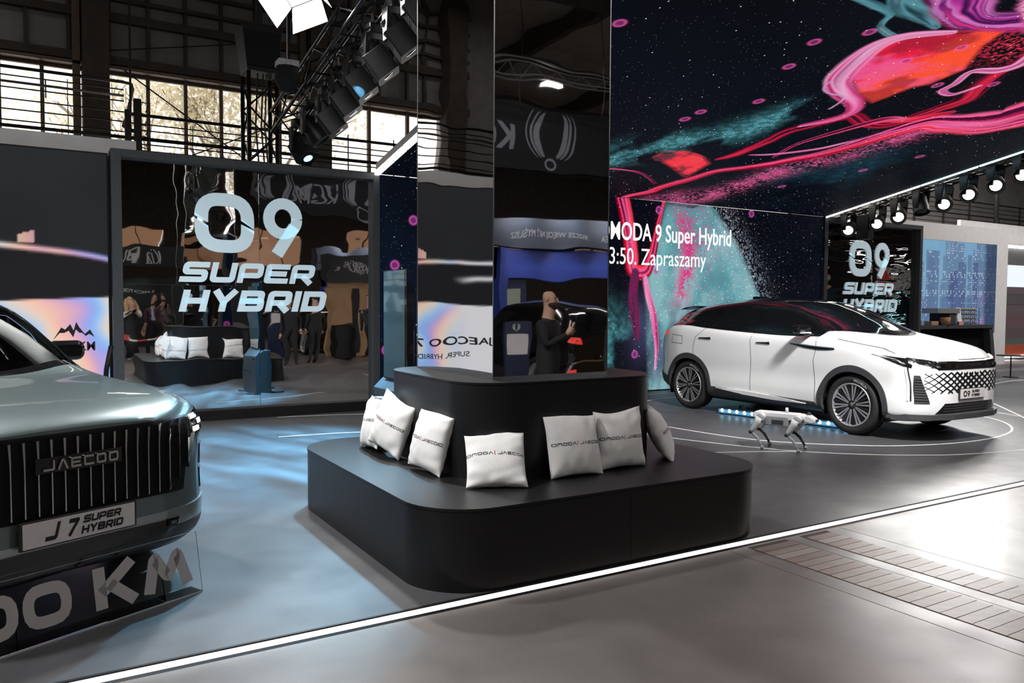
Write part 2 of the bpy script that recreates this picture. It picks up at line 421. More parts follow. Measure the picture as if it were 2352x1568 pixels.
# ---- the hall shell
wb = MB()
WIN = [(-3.30, .86), (1.32, 5.20), (5.66, 9.60)]
def wall_piece(x0, x1, z0, z1, y0=17.5, y1=17.8): wb.box(x0, x1, y0, y1, z0, z1)
wall_piece(-26, -3.3, 0, 10); wall_piece(-3.3, 9.6, 0, 3.2); wall_piece(-3.3, 9.6, 6.14, 10); wall_piece(9.6, 64, 0, 10)
wall_piece(.86, 1.32, 3.2, 6.14); wall_piece(5.2, 5.66, 3.2, 6.14)
wall_back = struct(wb.build('wall_back', M_pale), 'grey hall wall above and around the tall windows')
struct(B(-26.3, -26, -26, 18, -.1, 10).build('wall_left', M_pale), 'plain grey hall wall on the left')
struct(B(64, 64.3, -26, 18, -.1, 10).build('wall_right', M_pale), 'plain grey hall wall on the right')
# front wall of the hall (seen only in the mirrors) with its window band
wf = MB(); wf.box(-26, 64, -26.3, -26, -.1, 4.0); wf.box(-26, 64, -26.3, -26, 6.0, 10)
for k in range(12): wf.box(-26+k*8, -23.0+k*8, -26.3, -26, 4.0, 6.0)
wall_front = struct(wf.build('wall_front', M_brown), 'brown hall wall with a window band behind the photographer')
M_brownglass = M_glassp.copy(); M_brownglass.name = 'brown_window_glass'
[n for n in M_brownglass.node_tree.nodes if n.type == 'BSDF_TRANSPARENT'][0].inputs[0].default_value = (.36, .27, .21, 1)
for k in range(11):
    for q in range(4): B(-23.0+k*8+q*1.25+.03, -23.0+k*8+q*1.25+1.22, -26.18, -26.15, 4.0, 6.0).build('window_pane', M_brownglass, wall_front); B(-23.03+k*8+q*1.25, -22.97+k*8+q*1.25, -26.22, -26.1, 4.0, 6.0).build('window_bar', M_brown, wall_front)
ceil = struct(B(-26.3, 64.3, -26.3, 18, 10, 10.2).build('ceiling', mat('beige_roof', (.34, .30, .26), .9, var=.15, nscale=1.5)), 'dark hall roof')
for k in range(16):
    B(-26+k*5.6, -25.7+k*5.6, -26, 17.5, 9.4, 10).build('roof_beam', M_brown, ceil)
for k in range(9):
    B(-26, 64, -22+k*4.8, -21.85+k*4.8, 9.15, 9.4).build('roof_beam', M_dark, ceil)
# columns and ribs in front of the back wall
for x0, x1 in ((.86, 1.31), (5.2, 5.65), (9.6, 10.05), (13.9, 14.35), (-3.75, -3.3)):
    o = B(x0, x1, 17.05, 17.49, 0, 9.4).build('wall_column', M_brown, wall_back)
    B(x0-.16, x0-.03, 17.3, 17.49, 3.2, 9.4).build('wall_pilaster', M_bronze, wall_back)
me = B(-.03, .03, 17.4, 17.499, 6.35, 9.3).data('wall_rib', M_brown)
for k in range(-6, 24): link('wall_rib', me, wall_back, (1.34+.695*k, 0, 0))
for z in (6.22, 7.05, 7.45, 7.8, 8.15, 8.5): B(-4, 14, 17.36, 17.495, z, z+(.16 if z < 7.2 else .07)).build('wall_rail', M_brown, wall_back)
for z, in ((6.12,), ): B(-3.3, 9.6, 17.30, 17.495, z, z+.06).build('window_head', M_bronze, wall_back)
for n, (x0, x1) in enumerate(WIN):
    wn = struct(thing('window_%d' % (n+1), '', '', (x0, 17.5, 3.2)))
    del wn['category']; wn['label'] = ['tall hall window at the far left with empty bright sky', 'tall hall window with tree foliage behind it', 'tall hall window behind the lamp truss, plain white sky'][n]
    W = x1-x0
    fr = MB(); fr.box(0, W, .05, .12, 0, .07); fr.box(0, W, .05, .12, 2.86, 2.94); fr.build('window_frame', M_bronze, wn)
    xs = [x for x in (-2.57, -1.88, -1.18, -.49, .2, 2.03, 2.735, 3.43, 4.0, 4.65, 6.70, 7.66, 8.6) if x0+.2 < x < x1-.2]
    mm = B(-.035, .035, .03, .13, 0, 2.94).data('mullion', M_bronze)
    for x in xs: link('mullion', mm, wn, (x-x0, 0, 0))
    ed = [x0]+xs+[x1]
    for a, b in zip(ed, ed[1:]): B(a-x0+.02, b-x0-.02, .085, .089, .05, 2.88).build('pane', M_glassp, wn)

# ---- bracing rods and hanging cable before the windows
def rod(name, p0, p1, r, label, cat, m_=None, group=None):
    c = Vector(p0); o = MB().tube((0, 0, 0), Vector(p1)-c, r).build(name, m_ or M_steel, loc=c); return tag(o, label, cat, group)
rod('bracing_rod', (1.55, 17.34, 6.15), (4.75, 17.34, 4.05), .014, 'thin diagonal bracing rod falling to the right across the tree window', 'rod')
rod('bracing_rod', (1.75, 17.33, 4.1), (5.2, 17.33, 5.75), .012, 'thin diagonal bracing rod rising to the right across the tree window', 'rod')
rod('bracing_rod', (1.31, 17.3, 6.45), (4.4, 17.36, 7.15), .012, 'thin rod high on the wall above the tree window', 'rod')
rod('hanging_cable', (1.42, 14.6, 4.7), (1.44, 14.6, 9.6), .018, 'black cable hanging beside the brown wall column', 'cable')

# ---- gallery railings
def railing(label, x0, x1, Y, bars, posts, loc_z, group=None):
    t = thing('gallery_railing', label, 'railing', (x0, Y, loc_z), group=group)
    for z, r, m_ in bars: MB().tube((0, 0, z-loc_z), (x1-x0, 0, z-loc_z), r, 6).build('rail', m_, t, smooth=True)
    for x, z0, z1, r in posts: MB().tube((x-x0, .02, z0-loc_z), (x-x0, .02, z1-loc_z), r, 6).build('post', M_steel, t)
    return t
L_ = railing('dark gallery railing before the far left hall window', -4.5, 1.36, 15, [(5.32, .028, M_steel), (5.19, .012, M_steel), (5.09, .022, M_steelg), (5.0, .012, M_steel), (4.82, .012, M_steel), (4.66, .012, M_steel), (4.49, .012, M_steel), (4.40, .03, M_steel)],
        [(-3.4, 3.8, 5.35, .02), (-1.4, 3.8, 5.35, .02), (.53, 4.3, 5.25, .008), (.22, 4.9, 5.2, .012)], 3.8)
MB().path([(5.86, 0, 1.52), (5.98, 0, 1.50), (6.0, 0, 1.42), (5.90, 0, .95), (5.84, 0, .78), (5.92, 0, .72), (6.1, 0, .70)], .026, 8).build('bent_end', M_steelg, L_, smooth=True)
railing('dark gallery railing running behind the truss tower', 1.42, 12.0, 15, [(4.80, .03, M_steel), (4.65, .012, M_steel), (4.545, .012, M_steel), (4.40, .034, M_steel), (4.31, .012, M_steel), (4.2, .012, M_steel)],
        [(2.45, 4.0, 4.72, .008), (3.9, 4.0, 4.72, .008), (5.3, 4.0, 4.9, .012), (6.25, 4.1, 4.9, .012), (8, 3.9, 4.9, .02), (10, 3.9, 4.9, .02)], 3.8)
# radiator-like vertical slats where the gallery turns
t = thing('gallery_gate', 'narrow dark slatted gate post where the two railings meet', 'gate', (1.34, 14.9, 3.9))
B(.02, .12, 0, .08, 0, .95).build('slat', M_steel, t); B(.16, .28, 0, .08, 0, 1.15).build('slat', M_steel, t)
for k in range(5): MB().path([(.26, 0, 1.1-.19*k), (.40, 0, 1.08-.19*k), (.34, 0, .93-.19*k)], .011, 6).build('hook', M_steel, t)
railing('dark gallery railing above the white wall on the right', 15.5, 32, 15.0, [(z, .012 if i % 3 else .022, M_steel) for i, z in enumerate((5.15, 5.0, 4.85, 4.7, 4.55, 4.40, 4.25, 4.1))],
        [(x, 3.8, 5.15, .05) for x in (19.2, 20.9, 22.4, 23.9, 25.5, 27.0, 28.6, 30.2)], 3.8)
t = thing('downpipe', 'dark bent pipe standing beside the right gallery railing', 'pipe', (27.1, 14.2, 0))
MB().path([(0, 0, 0), (0, 0, 3.1), (.28, 0, 3.5), (.28, 0, 4.1), (0, 0, 4.6), (0, 0, 7.1)], .07, 8).build('pipe', M_steel, t, smooth=True)

# ---- white backing walls of the stand
struct(B(-8, 1.19, 11.62, 11.72, 0, 3.73).build('wall_stand_left', M_white), 'white backing wall above the left screen')
struct(B(14.5, 23.6, 12.0, 12.1, 0, 3.785).build('wall_stand_right', M_white), 'white backing wall above the city screen')
B(1.02, 1.10, 11.73, 11.79, 0, 3.73).build('wall_upright', M_char, bpy.data.objects['wall_stand_left'])
struct(B(24.0, 34, 13.6, 13.7, 0, 4.25).build('wall_stand_far', M_white), 'white wall behind the lit portal')

# ---- a tree outside the window
def tree(label, loc, h, spread, n, seed, col):
    t = thing('garden_tree', label, 'tree', loc); rg = random.Random(seed)
    mb = MB(); tips = []
    def grow(p, d, l, r, depth):
        q = p+d*l; mb.tube(p, q, r, 6, r*.7, cap=False)
        if depth == 0: tips.append(q); return
        for _ in range(3):
            dd = (d+Vector((rg.uniform(-.8, .8), rg.uniform(-.8, .8), rg.uniform(-.2, .6)))).normalized(); grow(q, dd, l*rg.uniform(.62, .8), r*.6, depth-1)
        tips.append(q)
    grow(Vector((0, 0, 0)), Vector((.05, 0, 1)), h*.34, .16, 4)
    mb.build('trunk', mat('bark', (.34, .30, .24), .9, var=.2), t)
    V = []; F = []
    for _ in range(n):
        c = rg.choice(tips)+Vector((rg.gauss(0, spread), rg.gauss(0, spread), rg.gauss(0, spread*.8)))
        a = Vector((rg.gauss(0, 1), rg.gauss(0, 1), rg.gauss(0, 1))).normalized(); b = a.cross(Vector((rg.gauss(0, 1), rg.gauss(0, 1), 1))).normalized()
        l = rg.uniform(.06, .12); k = len(V)
        V += [c-a*l, c+b*l*.45, c+a*l, c-b*l*.45]; F.append((k, k+1, k+2, k+3))
    stuff(link('leaves', mesh_data('leaves', V, F, col), t)); return t
M_leaf = bpy.data.materials.new('pale_leaf'); M_leaf.use_nodes = True; nt = M_leaf.node_tree; nt.nodes.remove(nt.nodes['Principled BSDF'])
_d = nt.nodes.new('ShaderNodeBsdfDiffuse'); _t = nt.nodes.new('ShaderNodeBsdfTranslucent'); _x = nt.nodes.new('ShaderNodeMixShader'); _n = nt.nodes.new('ShaderNodeTexNoise'); _r = nt.nodes.new('ShaderNodeValToRGB')
_n.inputs['Scale'].default_value = 1.2; _r.color_ramp.elements[0].color = (.66, .62, .42, 1); _r.color_ramp.elements[1].color = (.80, .74, .62, 1)
nt.links.new(_n.outputs[0], _r.inputs[0]); nt.links.new(_r.outputs[0], _d.inputs[0]); nt.links.new(_r.outputs[0], _t.inputs[0]); nt.links.new(_d.outputs[0], _x.inputs[1]); nt.links.new(_t.outputs[0], _x.inputs[2]); nt.links.new(_x.outputs[0], nt.nodes['Material Output'].inputs[0])
tree('pale green leafy tree outside the middle window', (5.0, 25.0, 0), 9.0, .5, 5200, 4, M_leaf)
tree('smaller pale tree outside, left of the leafy tree', (3.2, 29.5, 0), 9.0, .5, 2000, 9, M_leaf)
tree('faint low tree top at the far left window', (-3.2, 29.0, 0), 5.6, .45, 900, 12, M_leaf)
# ================================================================== THE STAND
M_mir = mirror_mat('wavy_dark_mirror', (.74, .73, .72), .5, 1.7, (1.0, 1, 1.5), .0065)
M_mirp = mirror_mat('column_mirror', (.76, .75, .74), .5, 1.6, (1.0, 1.0, 1.7), .0045)
M_mirr = mirror_mat('wavy_mirror_right', (.60, .60, .60), .6, 2.0, (.6, 1, 2.6), .016)
M_vinyl = mat('pale_blue_glow_vinyl', (.66, .80, .86), .6, var=.02, emit=(.62, .80, .88), es=.30)  # slight emission makes the letters glow without a lamp
def mirror_display(x0, label, mm, seed):
    t = thing('mirror_display', label, 'display frame', (x0, 11.3, 0)); W = 3.62; H = 3.56
    B(0, .12, 0, .45, 0, H).build('frame_post', M_char, t, bevel=.004)
    B(W-.10, W, 0, .45, 0, H).build('frame_post', M_char, t, bevel=.004)
    B(.12, W-.10, 0, .45, H-.10, H).build('frame_beam', M_char, t, bevel=.004)
    B(.12, W-.10, 0, .45, 0, .14).build('frame_plinth', M_black, t, bevel=.004)
    rg = random.Random(seed)
    ys = .115
    for i, (a, b) in enumerate(((.12, 1.86), (1.864, W-.10))):
        for j, (c, d) in enumerate(((.14, 1.84), (1.844, H-.10))):
            mb = B(-(b-a)/2, (b-a)/2, 0, .01, -(d-c)/2, (d-c)/2)
            o = mb.build('mirror_panel', mm, t, loc=((a+b)/2, ys, (c+d)/2), rot=(R(rg.uniform(-.12, .12)), 0, R(rg.uniform(-.15, .15))))
    MX = lambda x, z: axes((x, ys-.012, z), (1, 0, 0), (0, 0, 1))
    put_word('logo_digits', logo09(), MX(1.01, 2.295), 1.46, .81, M_vinyl, t)
    put_word('lettering', word('SUPER', 1.15, .27, .12, .22), MX(.80, 1.885), 1.86, .275, M_vinyl, t)
    put_word('lettering', word('HYBRID', 1.05, .27, .12, .22), MX(.795, 1.485), 2.03, .295, M_vinyl, t)
    return t
mirror_display(.86, 'large dark mirrored display with pale blue 09 SUPER HYBRID lettering, left of the LED wall', M_mir, 2)
mirror_display(14.75, 'far mirrored 09 SUPER HYBRID display behind the white car', M_mirr, 5)

# ------------------------------------------------------------------ procedural artwork for the LED screens
def vnoise(x, y, sc, seed):
    rs = np.random.RandomState(seed); G = rs.rand(256, 256)
    X = x*sc+1000; Y = y*sc+1000; xi = np.floor(X).astype(int); yi = np.floor(Y).astype(int); fx = X-xi; fy = Y-yi
    fx = fx*fx*(3-2*fx); fy = fy*fy*(3-2*fy); g = lambda a, b: G[a % 256, b % 256]
    return (g(xi, yi)*(1-fx)+g(xi+1, yi)*fx)*(1-fy)+(g(xi, yi+1)*(1-fx)+g(xi+1, yi+1)*fx)*fy
def fbm(x, y, sc, seed, o=4):
    s = 0; a = .5; t = 0
    for k in range(o): s = s+a*vnoise(x, y, sc*2**k, seed+k); t += a; a *= .55
    return s/t
def sm(a, b, x):
    t = np.clip((x-a)/(b-a), 0, 1); return t*t*(3-2*t)
def spl(P, n=8):
    P = np.array(P, float); out = []
    for i in range(len(P)-1):
        p0 = P[max(i-1, 0)]; p1 = P[i]; p2 = P[i+1]; p3 = P[min(i+2, len(P)-1)]
        for k in range(n):
            t = k/n; out.append(.5*(2*p1+(p2-p0)*t+(2*p0-5*p1+4*p2-p3)*t*t+(3*p1-p0-3*p2+p3)*t**3))
    out.append(P[-1]); return np.array(out)
class Canvas:
    def __init__(s, u, v):
        s.u, s.v = u, v; s.C = np.zeros((len(u), 3)); s.D = np.zeros(len(u))
    def mix(s, col, a):
        a = np.clip(a, 0, 1)[:, None]; s.C = s.C*(1-a)+(col if getattr(col, 'ndim', 1) == 2 else np.array(col)[None])*a
    def near(s, P):
        d = np.full(len(s.u), 1e9); sd = np.zeros(len(s.u)); par = np.zeros(len(s.u))
        for i in range(len(P)-1):
            a, b = P[i], P[i+1]; e = b-a; L = (e**2).sum()+1e-12
            t = np.clip(((s.u-a[0])*e[0]+(s.v-a[1])*e[1])/L, 0, 1); dx = s.u-a[0]-t*e[0]; dy = s.v-a[1]-t*e[1]
            q = np.hypot(dx, dy); mk = q < d; d[mk] = q[mk]; sg = np.sign(e[0]*dy-e[1]*dx); sd[mk] = (sg*q)[mk]; par[mk] = ((i+t)/(len(P)-1))[mk]
        return d, sd, par
    def flow(s, P, W, cols, streak=7., warp=.35, seed=1, alpha=1., edge=.75):
        """marbled ribbon along P with half widths W; cols = ramp across the streaks"""
        P = spl(P); d, sd, par = s.near(P); Wd = np.interp(par, np.linspace(0, 1, len(W)), W)
        sd = sd+(fbm(s.u, s.v, 1.3, seed+50)-.5)*Wd*warp
        n = sd/Wd; mk = np.abs(n) < 1.15
        streak = min(streak, float(np.mean(W))*15)
        n2 = n+.25*(fbm(s.u, s.v, .8, seed+9, 2)-.5)
        val = .62*vnoise(n2*streak*.55, par*1.6, 1.0, seed)+.38*vnoise(n2*streak*1.7, par*2.5, 1.0, seed+4)
        val = np.clip((val-.18)/.64, 0, 1)
        xs = np.linspace(0, 1, len(cols)); cc = np.stack([np.interp(val, xs, [c[k] for c in cols]) for k in range(3)], 1)
        s.mix(cc, mk*alpha*(1-sm(edge, 1.1, np.abs(n))))
    def poly(s, Pn, soft, colf, alpha=1., seed=3, rough=.0):
        P = np.array(Pn, float); ins = np.zeros(len(s.u), bool); n = len(P)
        uu = s.u+(fbm(s.u, s.v, 2.5, seed)-.5)*rough; vv = s.v+(fbm(s.u, s.v, 2.5, seed+3)-.5)*rough
        for i in range(n):
            a, b = P[i], P[(i+1) % n]
            c = ((a[1] > vv) != (b[1] > vv)) & (uu < (b[0]-a[0])*(vv-a[1])/(b[1]-a[1]+1e-9)+a[0]); ins ^= c
        d, _, _ = s.near(np.vstack([P, P[:1]])); m_ = np.where(ins, d, -d)
        s.mix(colf, sm(-soft, soft, m_)*alpha); return m_
    def cloud(s, P, W, col, alpha, seed, sc=1.2):
        P = spl(P); d, sd, par = s.near(P); Wd = np.interp(par, np.linspace(0, 1, len(W)), W)
        f = fbm(s.u, s.v, sc, seed, 5); a = np.exp(-(d/Wd)**2)*sm(.36, .66, f)*alpha*(.55+.6*sm(.35, .65, vnoise(s.u, s.v, 17., seed+5)))
        s.mix(col, a); return a
    def ringlet(s, c, r, col=(.9, .12, .4)):
        d = np.hypot(s.u-c[0], s.v-c[1]); s.mix(col, np.exp(-((d-r)/(.014))**2)*.7); s.mix((.25, .03, .2), (d < r*.8)*.6)
REDS = [(.03, .0, .02), (.35, .002, .03), (.85, .012, .05), (.95, .05, .10), (.90, .15, .38), (.40, .01, .07), (.05, .0, .03)]
PINK = [(.06, .0, .04), (.45, .02, .12), (.85, .16, .42), (.80, .40, .60), (.40, .05, .22), (.75, .10, .35)]
DARKR = [(.004, .003, .006), (.02, .002, .012), (.30, .004, .03), (.75, .02, .06), (.05, .002, .02), (.004, .003, .008)]
PURP = [(.01, .002, .02), (.10, .01, .12), (.45, .03, .30), (.70, .20, .55), (.12, .01, .15), (.60, .03, .20)]
TEAL = [(.004, .01, .015), (.02, .07, .09), (.10, .30, .36), (.03, .10, .13), (.30, .45, .50)]

def screen_mat(name, strength, star_scale, star_r):
    mt = bpy.data.materials.new(name); mt.use_nodes = True; nt = mt.node_tree; b = nt.nodes['Principled BSDF']
    b.inputs['Base Color'].default_value = (.004, .004, .005, 1); b.inputs['Roughness'].default_value = .6; b.inputs['Specular IOR Level'].default_value = .04
    at = nt.nodes.new('ShaderNodeAttribute'); at.attribute_name = 'art'
    tc = nt.nodes.new('ShaderNodeTexCoord'); sp = nt.nodes.new('ShaderNodeSeparateXYZ'); cb = nt.nodes.new('ShaderNodeCombineXYZ'); ad = nt.nodes.new('ShaderNodeMath')
    nt.links.new(tc.outputs['Object'], sp.inputs[0]); nt.links.new(sp.outputs[1], ad.inputs[0]); nt.links.new(sp.outputs[2], ad.inputs[1])
    nt.links.new(sp.outputs[0], cb.inputs[0]); nt.links.new(ad.outputs[0], cb.inputs[1])
    tot = None
    for sc, rr, mul in ((star_scale, star_r, 1.0), (star_scale*3.1, star_r*1.25, .6)):
        vo = nt.nodes.new('ShaderNodeTexVoronoi'); vo.voronoi_dimensions = '2D'; vo.inputs['Scale'].default_value = sc
        nt.links.new(cb.outputs[0], vo.inputs['Vector'])
        lt = nt.nodes.new('ShaderNodeMapRange'); lt.inputs[1].default_value = rr; lt.inputs[2].default_value = rr*.55; nt.links.new(vo.outputs['Distance'], lt.inputs[0])
        sc2 = nt.nodes.new('ShaderNodeSeparateColor'); nt.links.new(vo.outputs['Color'], sc2.inputs[0])
        den = nt.nodes.new('ShaderNodeMath'); den.operation = 'LESS_THAN'; nt.links.new(sc2.outputs[0], den.inputs[0]); nt.links.new(at.outputs['Alpha'], den.inputs[1])
        ml = nt.nodes.new('ShaderNodeMath'); ml.operation = 'MULTIPLY'; nt.links.new(lt.outputs[0], ml.inputs[0]); nt.links.new(den.outputs[0], ml.inputs[1])
        m2 = nt.nodes.new('ShaderNodeMath'); m2.operation = 'MULTIPLY'; m2.inputs[1].default_value = mul; nt.links.new(ml.outputs[0], m2.inputs[0])
        if tot is None: tot = m2
        else:
            s2 = nt.nodes.new('ShaderNodeMath'); nt.links.new(tot.outputs[0], s2.inputs[0]); nt.links.new(m2.outputs[0], s2.inputs[1]); tot = s2
    av = nt.nodes.new('ShaderNodeVectorMath'); av.operation = 'ADD'
    nt.links.new(at.outputs['Color'], av.inputs[0]); nt.links.new(tot.outputs[0], av.inputs[1])
    nt.links.new(av.outputs[0], b.inputs['Emission Color']); b.inputs['Emission Strength'].default_value = strength
    return mt
def art_grid(name, U, V, pos, canv, mt, parent):
    nu, nv = len(U), len(V)
    x, y, z = pos(canv.u, canv.v); co = np.stack([x+0*canv.u, y+0*canv.u, z+0*canv.u], 1).astype(np.float32)
    i, j = np.meshgrid(np.arange(nu-1), np.arange(nv-1)); b0 = (j*nu+i).ravel()
    fc = np.stack([b0, b0+1, b0+nu+1, b0+nu], 1).astype(np.int32)
    me = bpy.data.meshes.new(name); me.vertices.add(len(co)); me.vertices.foreach_set('co', co.ravel())
    me.loops.add(fc.size); me.loops.foreach_set('vertex_index', fc.ravel()); me.polygons.add(len(fc)); me.polygons.foreach_set('loop_start', np.arange(0, fc.size, 4, dtype=np.int32))
    me.materials.append(mt); me.update(calc_edges=True)
    ca = me.attributes.new('art', 'FLOAT_COLOR', 'POINT')
    a = np.concatenate([canv.C, canv.D[:, None]], 1).astype(np.float32).ravel(); ca.data.foreach_set('color', a)
    return link(name, me, parent)

LX0, LX1, KS = 4.485, 14.75, .194
# --- ceiling screen: u = X, v = distance out from the back wall
U = np.linspace(LX0, LX1, 580); T = np.concatenate([np.arange(0, 6.6, .016), np.linspace(6.6, 8, 25)])
uu, vv = np.meshgrid(U, T); cv = Canvas(uu.ravel(), vv.ravel())
n0 = fbm(cv.u, cv.v, .35, 3)
cv.C[:] = np.stack([.0012+.001*n0, .0016+.002*n0, .0030+.006*n0], 1)
a = cv.cloud([(7.4, 1.2), (7.65, 1.58), (7.82, 1.94), (8.08, 2.23), (8.39, 2.47), (8.7, 2.7), (8.84, 3.09), (8.97, 3.46), (9.04, 3.86), (9.15, 4.3)], [.35, .4, .38, .38, .36, .33, .3, .22], (.06, .25, .29), 1.0, 21, 1.7); D0 = a*.9
a = cv.cloud([(11.2, 2.0), (11.9, 2.6), (12.5, 1.9), (12.9, 1.2)], [.6, .8, .8, .5], (.006, .04, .065), .9, 33, .8)
spk = vnoise(cv.u, cv.v, 42., 301)
band = np.exp(-(cv.near(spl([(10.07, .02), (10.6, .37), (10.9, 1.04), (11.0, 1.81), (11.2, 2.33), (11.5, 2.8), (11.62, 3.35), (11.8, 3.85)]))[0]/.33)**2)
cv.mix((.62, .10, .26), band*sm(.60, .72, spk)*1.2)
a = cv.cloud([(10.07, .02), (10.6, .37), (10.9, 1.04), (11.0, 1.81), (11.2, 2.33), (11.5, 2.8), (11.62, 3.35), (11.8, 3.85)], [.42, .35, .3, .28, .24, .22, .16], (.55, .07, .22), .85, 41, 2.2); D0 = D0+a*.9
cv.flow([(7.0, 6.1), (7.45, 6.08), (7.85, 6.03), (7.95, 5.88), (8.08, 5.78), (8.44, 5.73), (8.7, 5.78)], [.05, .06, .05, .04, .05, .03], TEAL, 6, .6, 61)
cv.flow([(7.3, 6.5), (7.84, 6.2), (8.26, 6.14), (8.7, 6.04)], [.12, .16, .12, .04], TEAL, 8, .6, 65)
cv.flow([(7.6, 7.6), (8.0, 6.9), (8.5, 6.45), (9.0, 6.3), (9.5, 6.45), (10.2, 6.9), (11, 7.6)], [.5, .5, .36, .22, .25, .35, .5], PURP, 11, .7, 71, edge=.6)
cv.flow([(8.8, 7.9), (9.1, 7.1), (9.45, 6.75), (10.2, 6.6), (11.2, 6.9)], [.35, .3, .2, .25, .3], PINK, 9, .7, 77, edge=.6)
# long ribbons
cv.flow([(10.73, 6.4), (10.79, 5.93), (10.75, 5.66), (10.93, 5.3), (11.21, 4.93), (11.15, 4.61), (11.07, 4.26), (10.94, 3.95), (10.55, 3.9), (10.1, 4.01), (9.94, 3.9), (9.69, 3.49), (9.59, 3.26), (9.61, 2.91), (9.57, 2.6), (9.52, 2.28), (9.41, 2.05)],
        [.25, .22, .2, .2, .17, .15, .13, .12, .12, .13, .14, .15, .14, .13, .12, .12, .06], DARKR, 8, .8, 81)
cv.flow([(10.2, 6.6), (10.73, 5.96), (10.69, 5.69), (10.35, 5.52), (10.50, 5.22), (10.56, 5.01), (10.85, 4.99), (10.95, 5.3)], [.10, .12, .1, .06, .06, .06, .05, .03], PINK, 6, .5, 84)
cv.flow([(13.4, 6.6), (12.95, 5.31), (12.8, 4.95), (12.6, 4.56), (12.03, 4.33), (11.58, 4.2), (11.43, 3.9), (11.3, 3.53), (11.2, 3.13), (11.04, 2.76), (10.79, 2.44), (10.53, 2.11), (10.19, 1.84), (9.85, 1.58), (9.68, 1.12), (9.47, .69), (9.43, .40), (9.2, .1), (9.17, -.1)],
        [.9, .75, .62, .5, .40, .30, .25, .21, .18, .16, .15, .13, .12, .13, .13, .12, .09, .08], REDS, 12, .6, 91)
cv.flow([(11.5, 4.6), (11.1, 4.2), (10.7, 4.05), (10.4, 3.5), (10.2, 2.9), (10.3, 2.4)], [.06, .10, .12, .08, .05, .03], REDS, 7, .9, 95, alpha=.8)
cv.flow([(11.45, 4.05), (11.0, 3.3), (10.75, 2.9), (10.2, 2.5), (9.8, 2.35)], [.04, .05, .05, .04, .02], PINK, 5, .8, 96, alpha=.8)
# large glowing drop
blob = [(8.46, 5.46), (8.53, 5.72), (8.85, 5.96), (9.32, 6.2), (9.6, 6.28), (9.73, 5.97), (10.17, 5.51), (10.14, 5.08), (10.0, 4.93), (9.96, 4.6), (9.92, 4.41), (9.56, 4.5), (8.93, 4.80), (8.58, 5.10)]
f = fbm(cv.u*.8+cv.v*.5, cv.v-cv.u*.4, 1.5, 5); g = np.clip((cv.u-8.5)/1.6, 0, 1)
q1 = fbm(cv.u*.7+cv.v*.6, (cv.v-cv.u)*1.6, 1.1, 25); q2 = fbm(cv.u+q1, cv.v-q1, 1.3, 29)
wo = sm(.42, .62, q2+.10*g)[:, None]; wm = (sm(.52, .66, q1)*(1-g*.6))[:, None]; wd_ = (sm(.60, .70, fbm(cv.u, cv.v, 1.2, 35)))[:, None]
cc = np.array((.82, .012, .05))[None]*(1-wo)+np.array((1.0, .085, .03))[None]*wo
cc = cc*(1-wm)+np.array((.85, .10, .30))[None]*wm; cc = cc*(1-.65*wd_)+np.array((.25, .01, .03))[None]*.65*wd_
cv.poly(blob, .05, np.clip(cc, 0.01, 1), 1., 7, .12)
cv.flow([(9.0, 6.05), (8.55, 5.80), (8.40, 5.54), (8.47, 5.2), (8.66, 4.83), (8.9, 4.62), (9.27, 4.46), (9.68, 4.32), (9.92, 4.12), (9.9, 3.85), (9.6, 3.5)], [.05, .09, .14, .19, .2, .17, .15, .14, .12, .1, .06], PINK, 9, .4, 101)
cv.flow([(8.69, 4.69), (8.77, 4.51), (8.98, 4.41), (9.28, 4.41), (9.42, 4.28), (9.48, 4.06)], [.018]*6, [(.5, .3, .5)]*2, 2, .2, 105)
f = fbm(cv.u, cv.v, 3.2, 15)
cv.poly([(8.26, 1.83), (8.26, 2.03), (8.58, 2.16), (9.05, 2.06), (9.42, 1.84), (9.46, 1.56), (9.51, 1.22), (8.81, 1.59)], .06, np.stack([.15+.75*sm(.35, .6, f), .01+.05*f, .03+.05*f], 1), 1., 11, .25)
cv.flow([(7.6, 1.1), (8.0, 1.2), (8.6, 1.15), (9.2, .8)], [.02, .03, .03, .03], REDS, 4, .5, 111, alpha=.7)
rd = np.exp(-(((cv.u-10.1)/.5)**2+((cv.v-6.1)/.35)**2))
cv.mix((.75, .03, .08), rd*sm(.55, .68, spk)*1.0)
for c in ((7.68, 3.12), (7.72, 3.38), (8.25, 3.9), (7.8, 4.76), (7.58, 5.29), (8.01, 5.68), (9.5, 5.86), (9.15, 5.39), (11.09, 5.4), (5.18, 4.81), (13.0, 3.2), (12.6, 2.4), (11.8, 1.3), (10.3, 5.1)): cv.ringlet(c, .06)
cv.D = np.clip(.06+.9*D0+.10*sm(2.5, 5, cv.u*0+cv.v)*sm(.45, .6, fbm(cv.u, cv.v, .7, 88))+.22*rd+.10*sm(1.6, .2, cv.v), 0, 1)
M_scr = screen_mat('led_artwork', .95, 9., .075)
hc = 3.55
t_c = thing('led_ceiling', 'huge tilted LED ceiling showing red and pink marbled swirls on starry black', 'LED screen', (9.6, 11.3, hc))
art_grid('screen', U, T, lambda u, v: (u-9.6, -v, v*KS), cv, M_scr, t_c)
M_alu = mat('grey_aluminium', (.20, .19, .19), .4, metal=.5, var=.08)
mb = MB(); mb.add([(x, -v, v*KS+dz) for x in (LX0-9.6, LX1-9.6) for v, dz in ((0, .004), (8, .004), (8, .16), (0, .16))], [(0, 1, 2, 3), (4, 7, 6, 5), (3, 2, 6, 7), (0, 3, 7, 4), (1, 5, 6, 2), (0, 4, 5, 1)])
mb.build('cabinet_body', M_black, t_c)
sl = lambda v, dz: (-v, v*KS+dz)
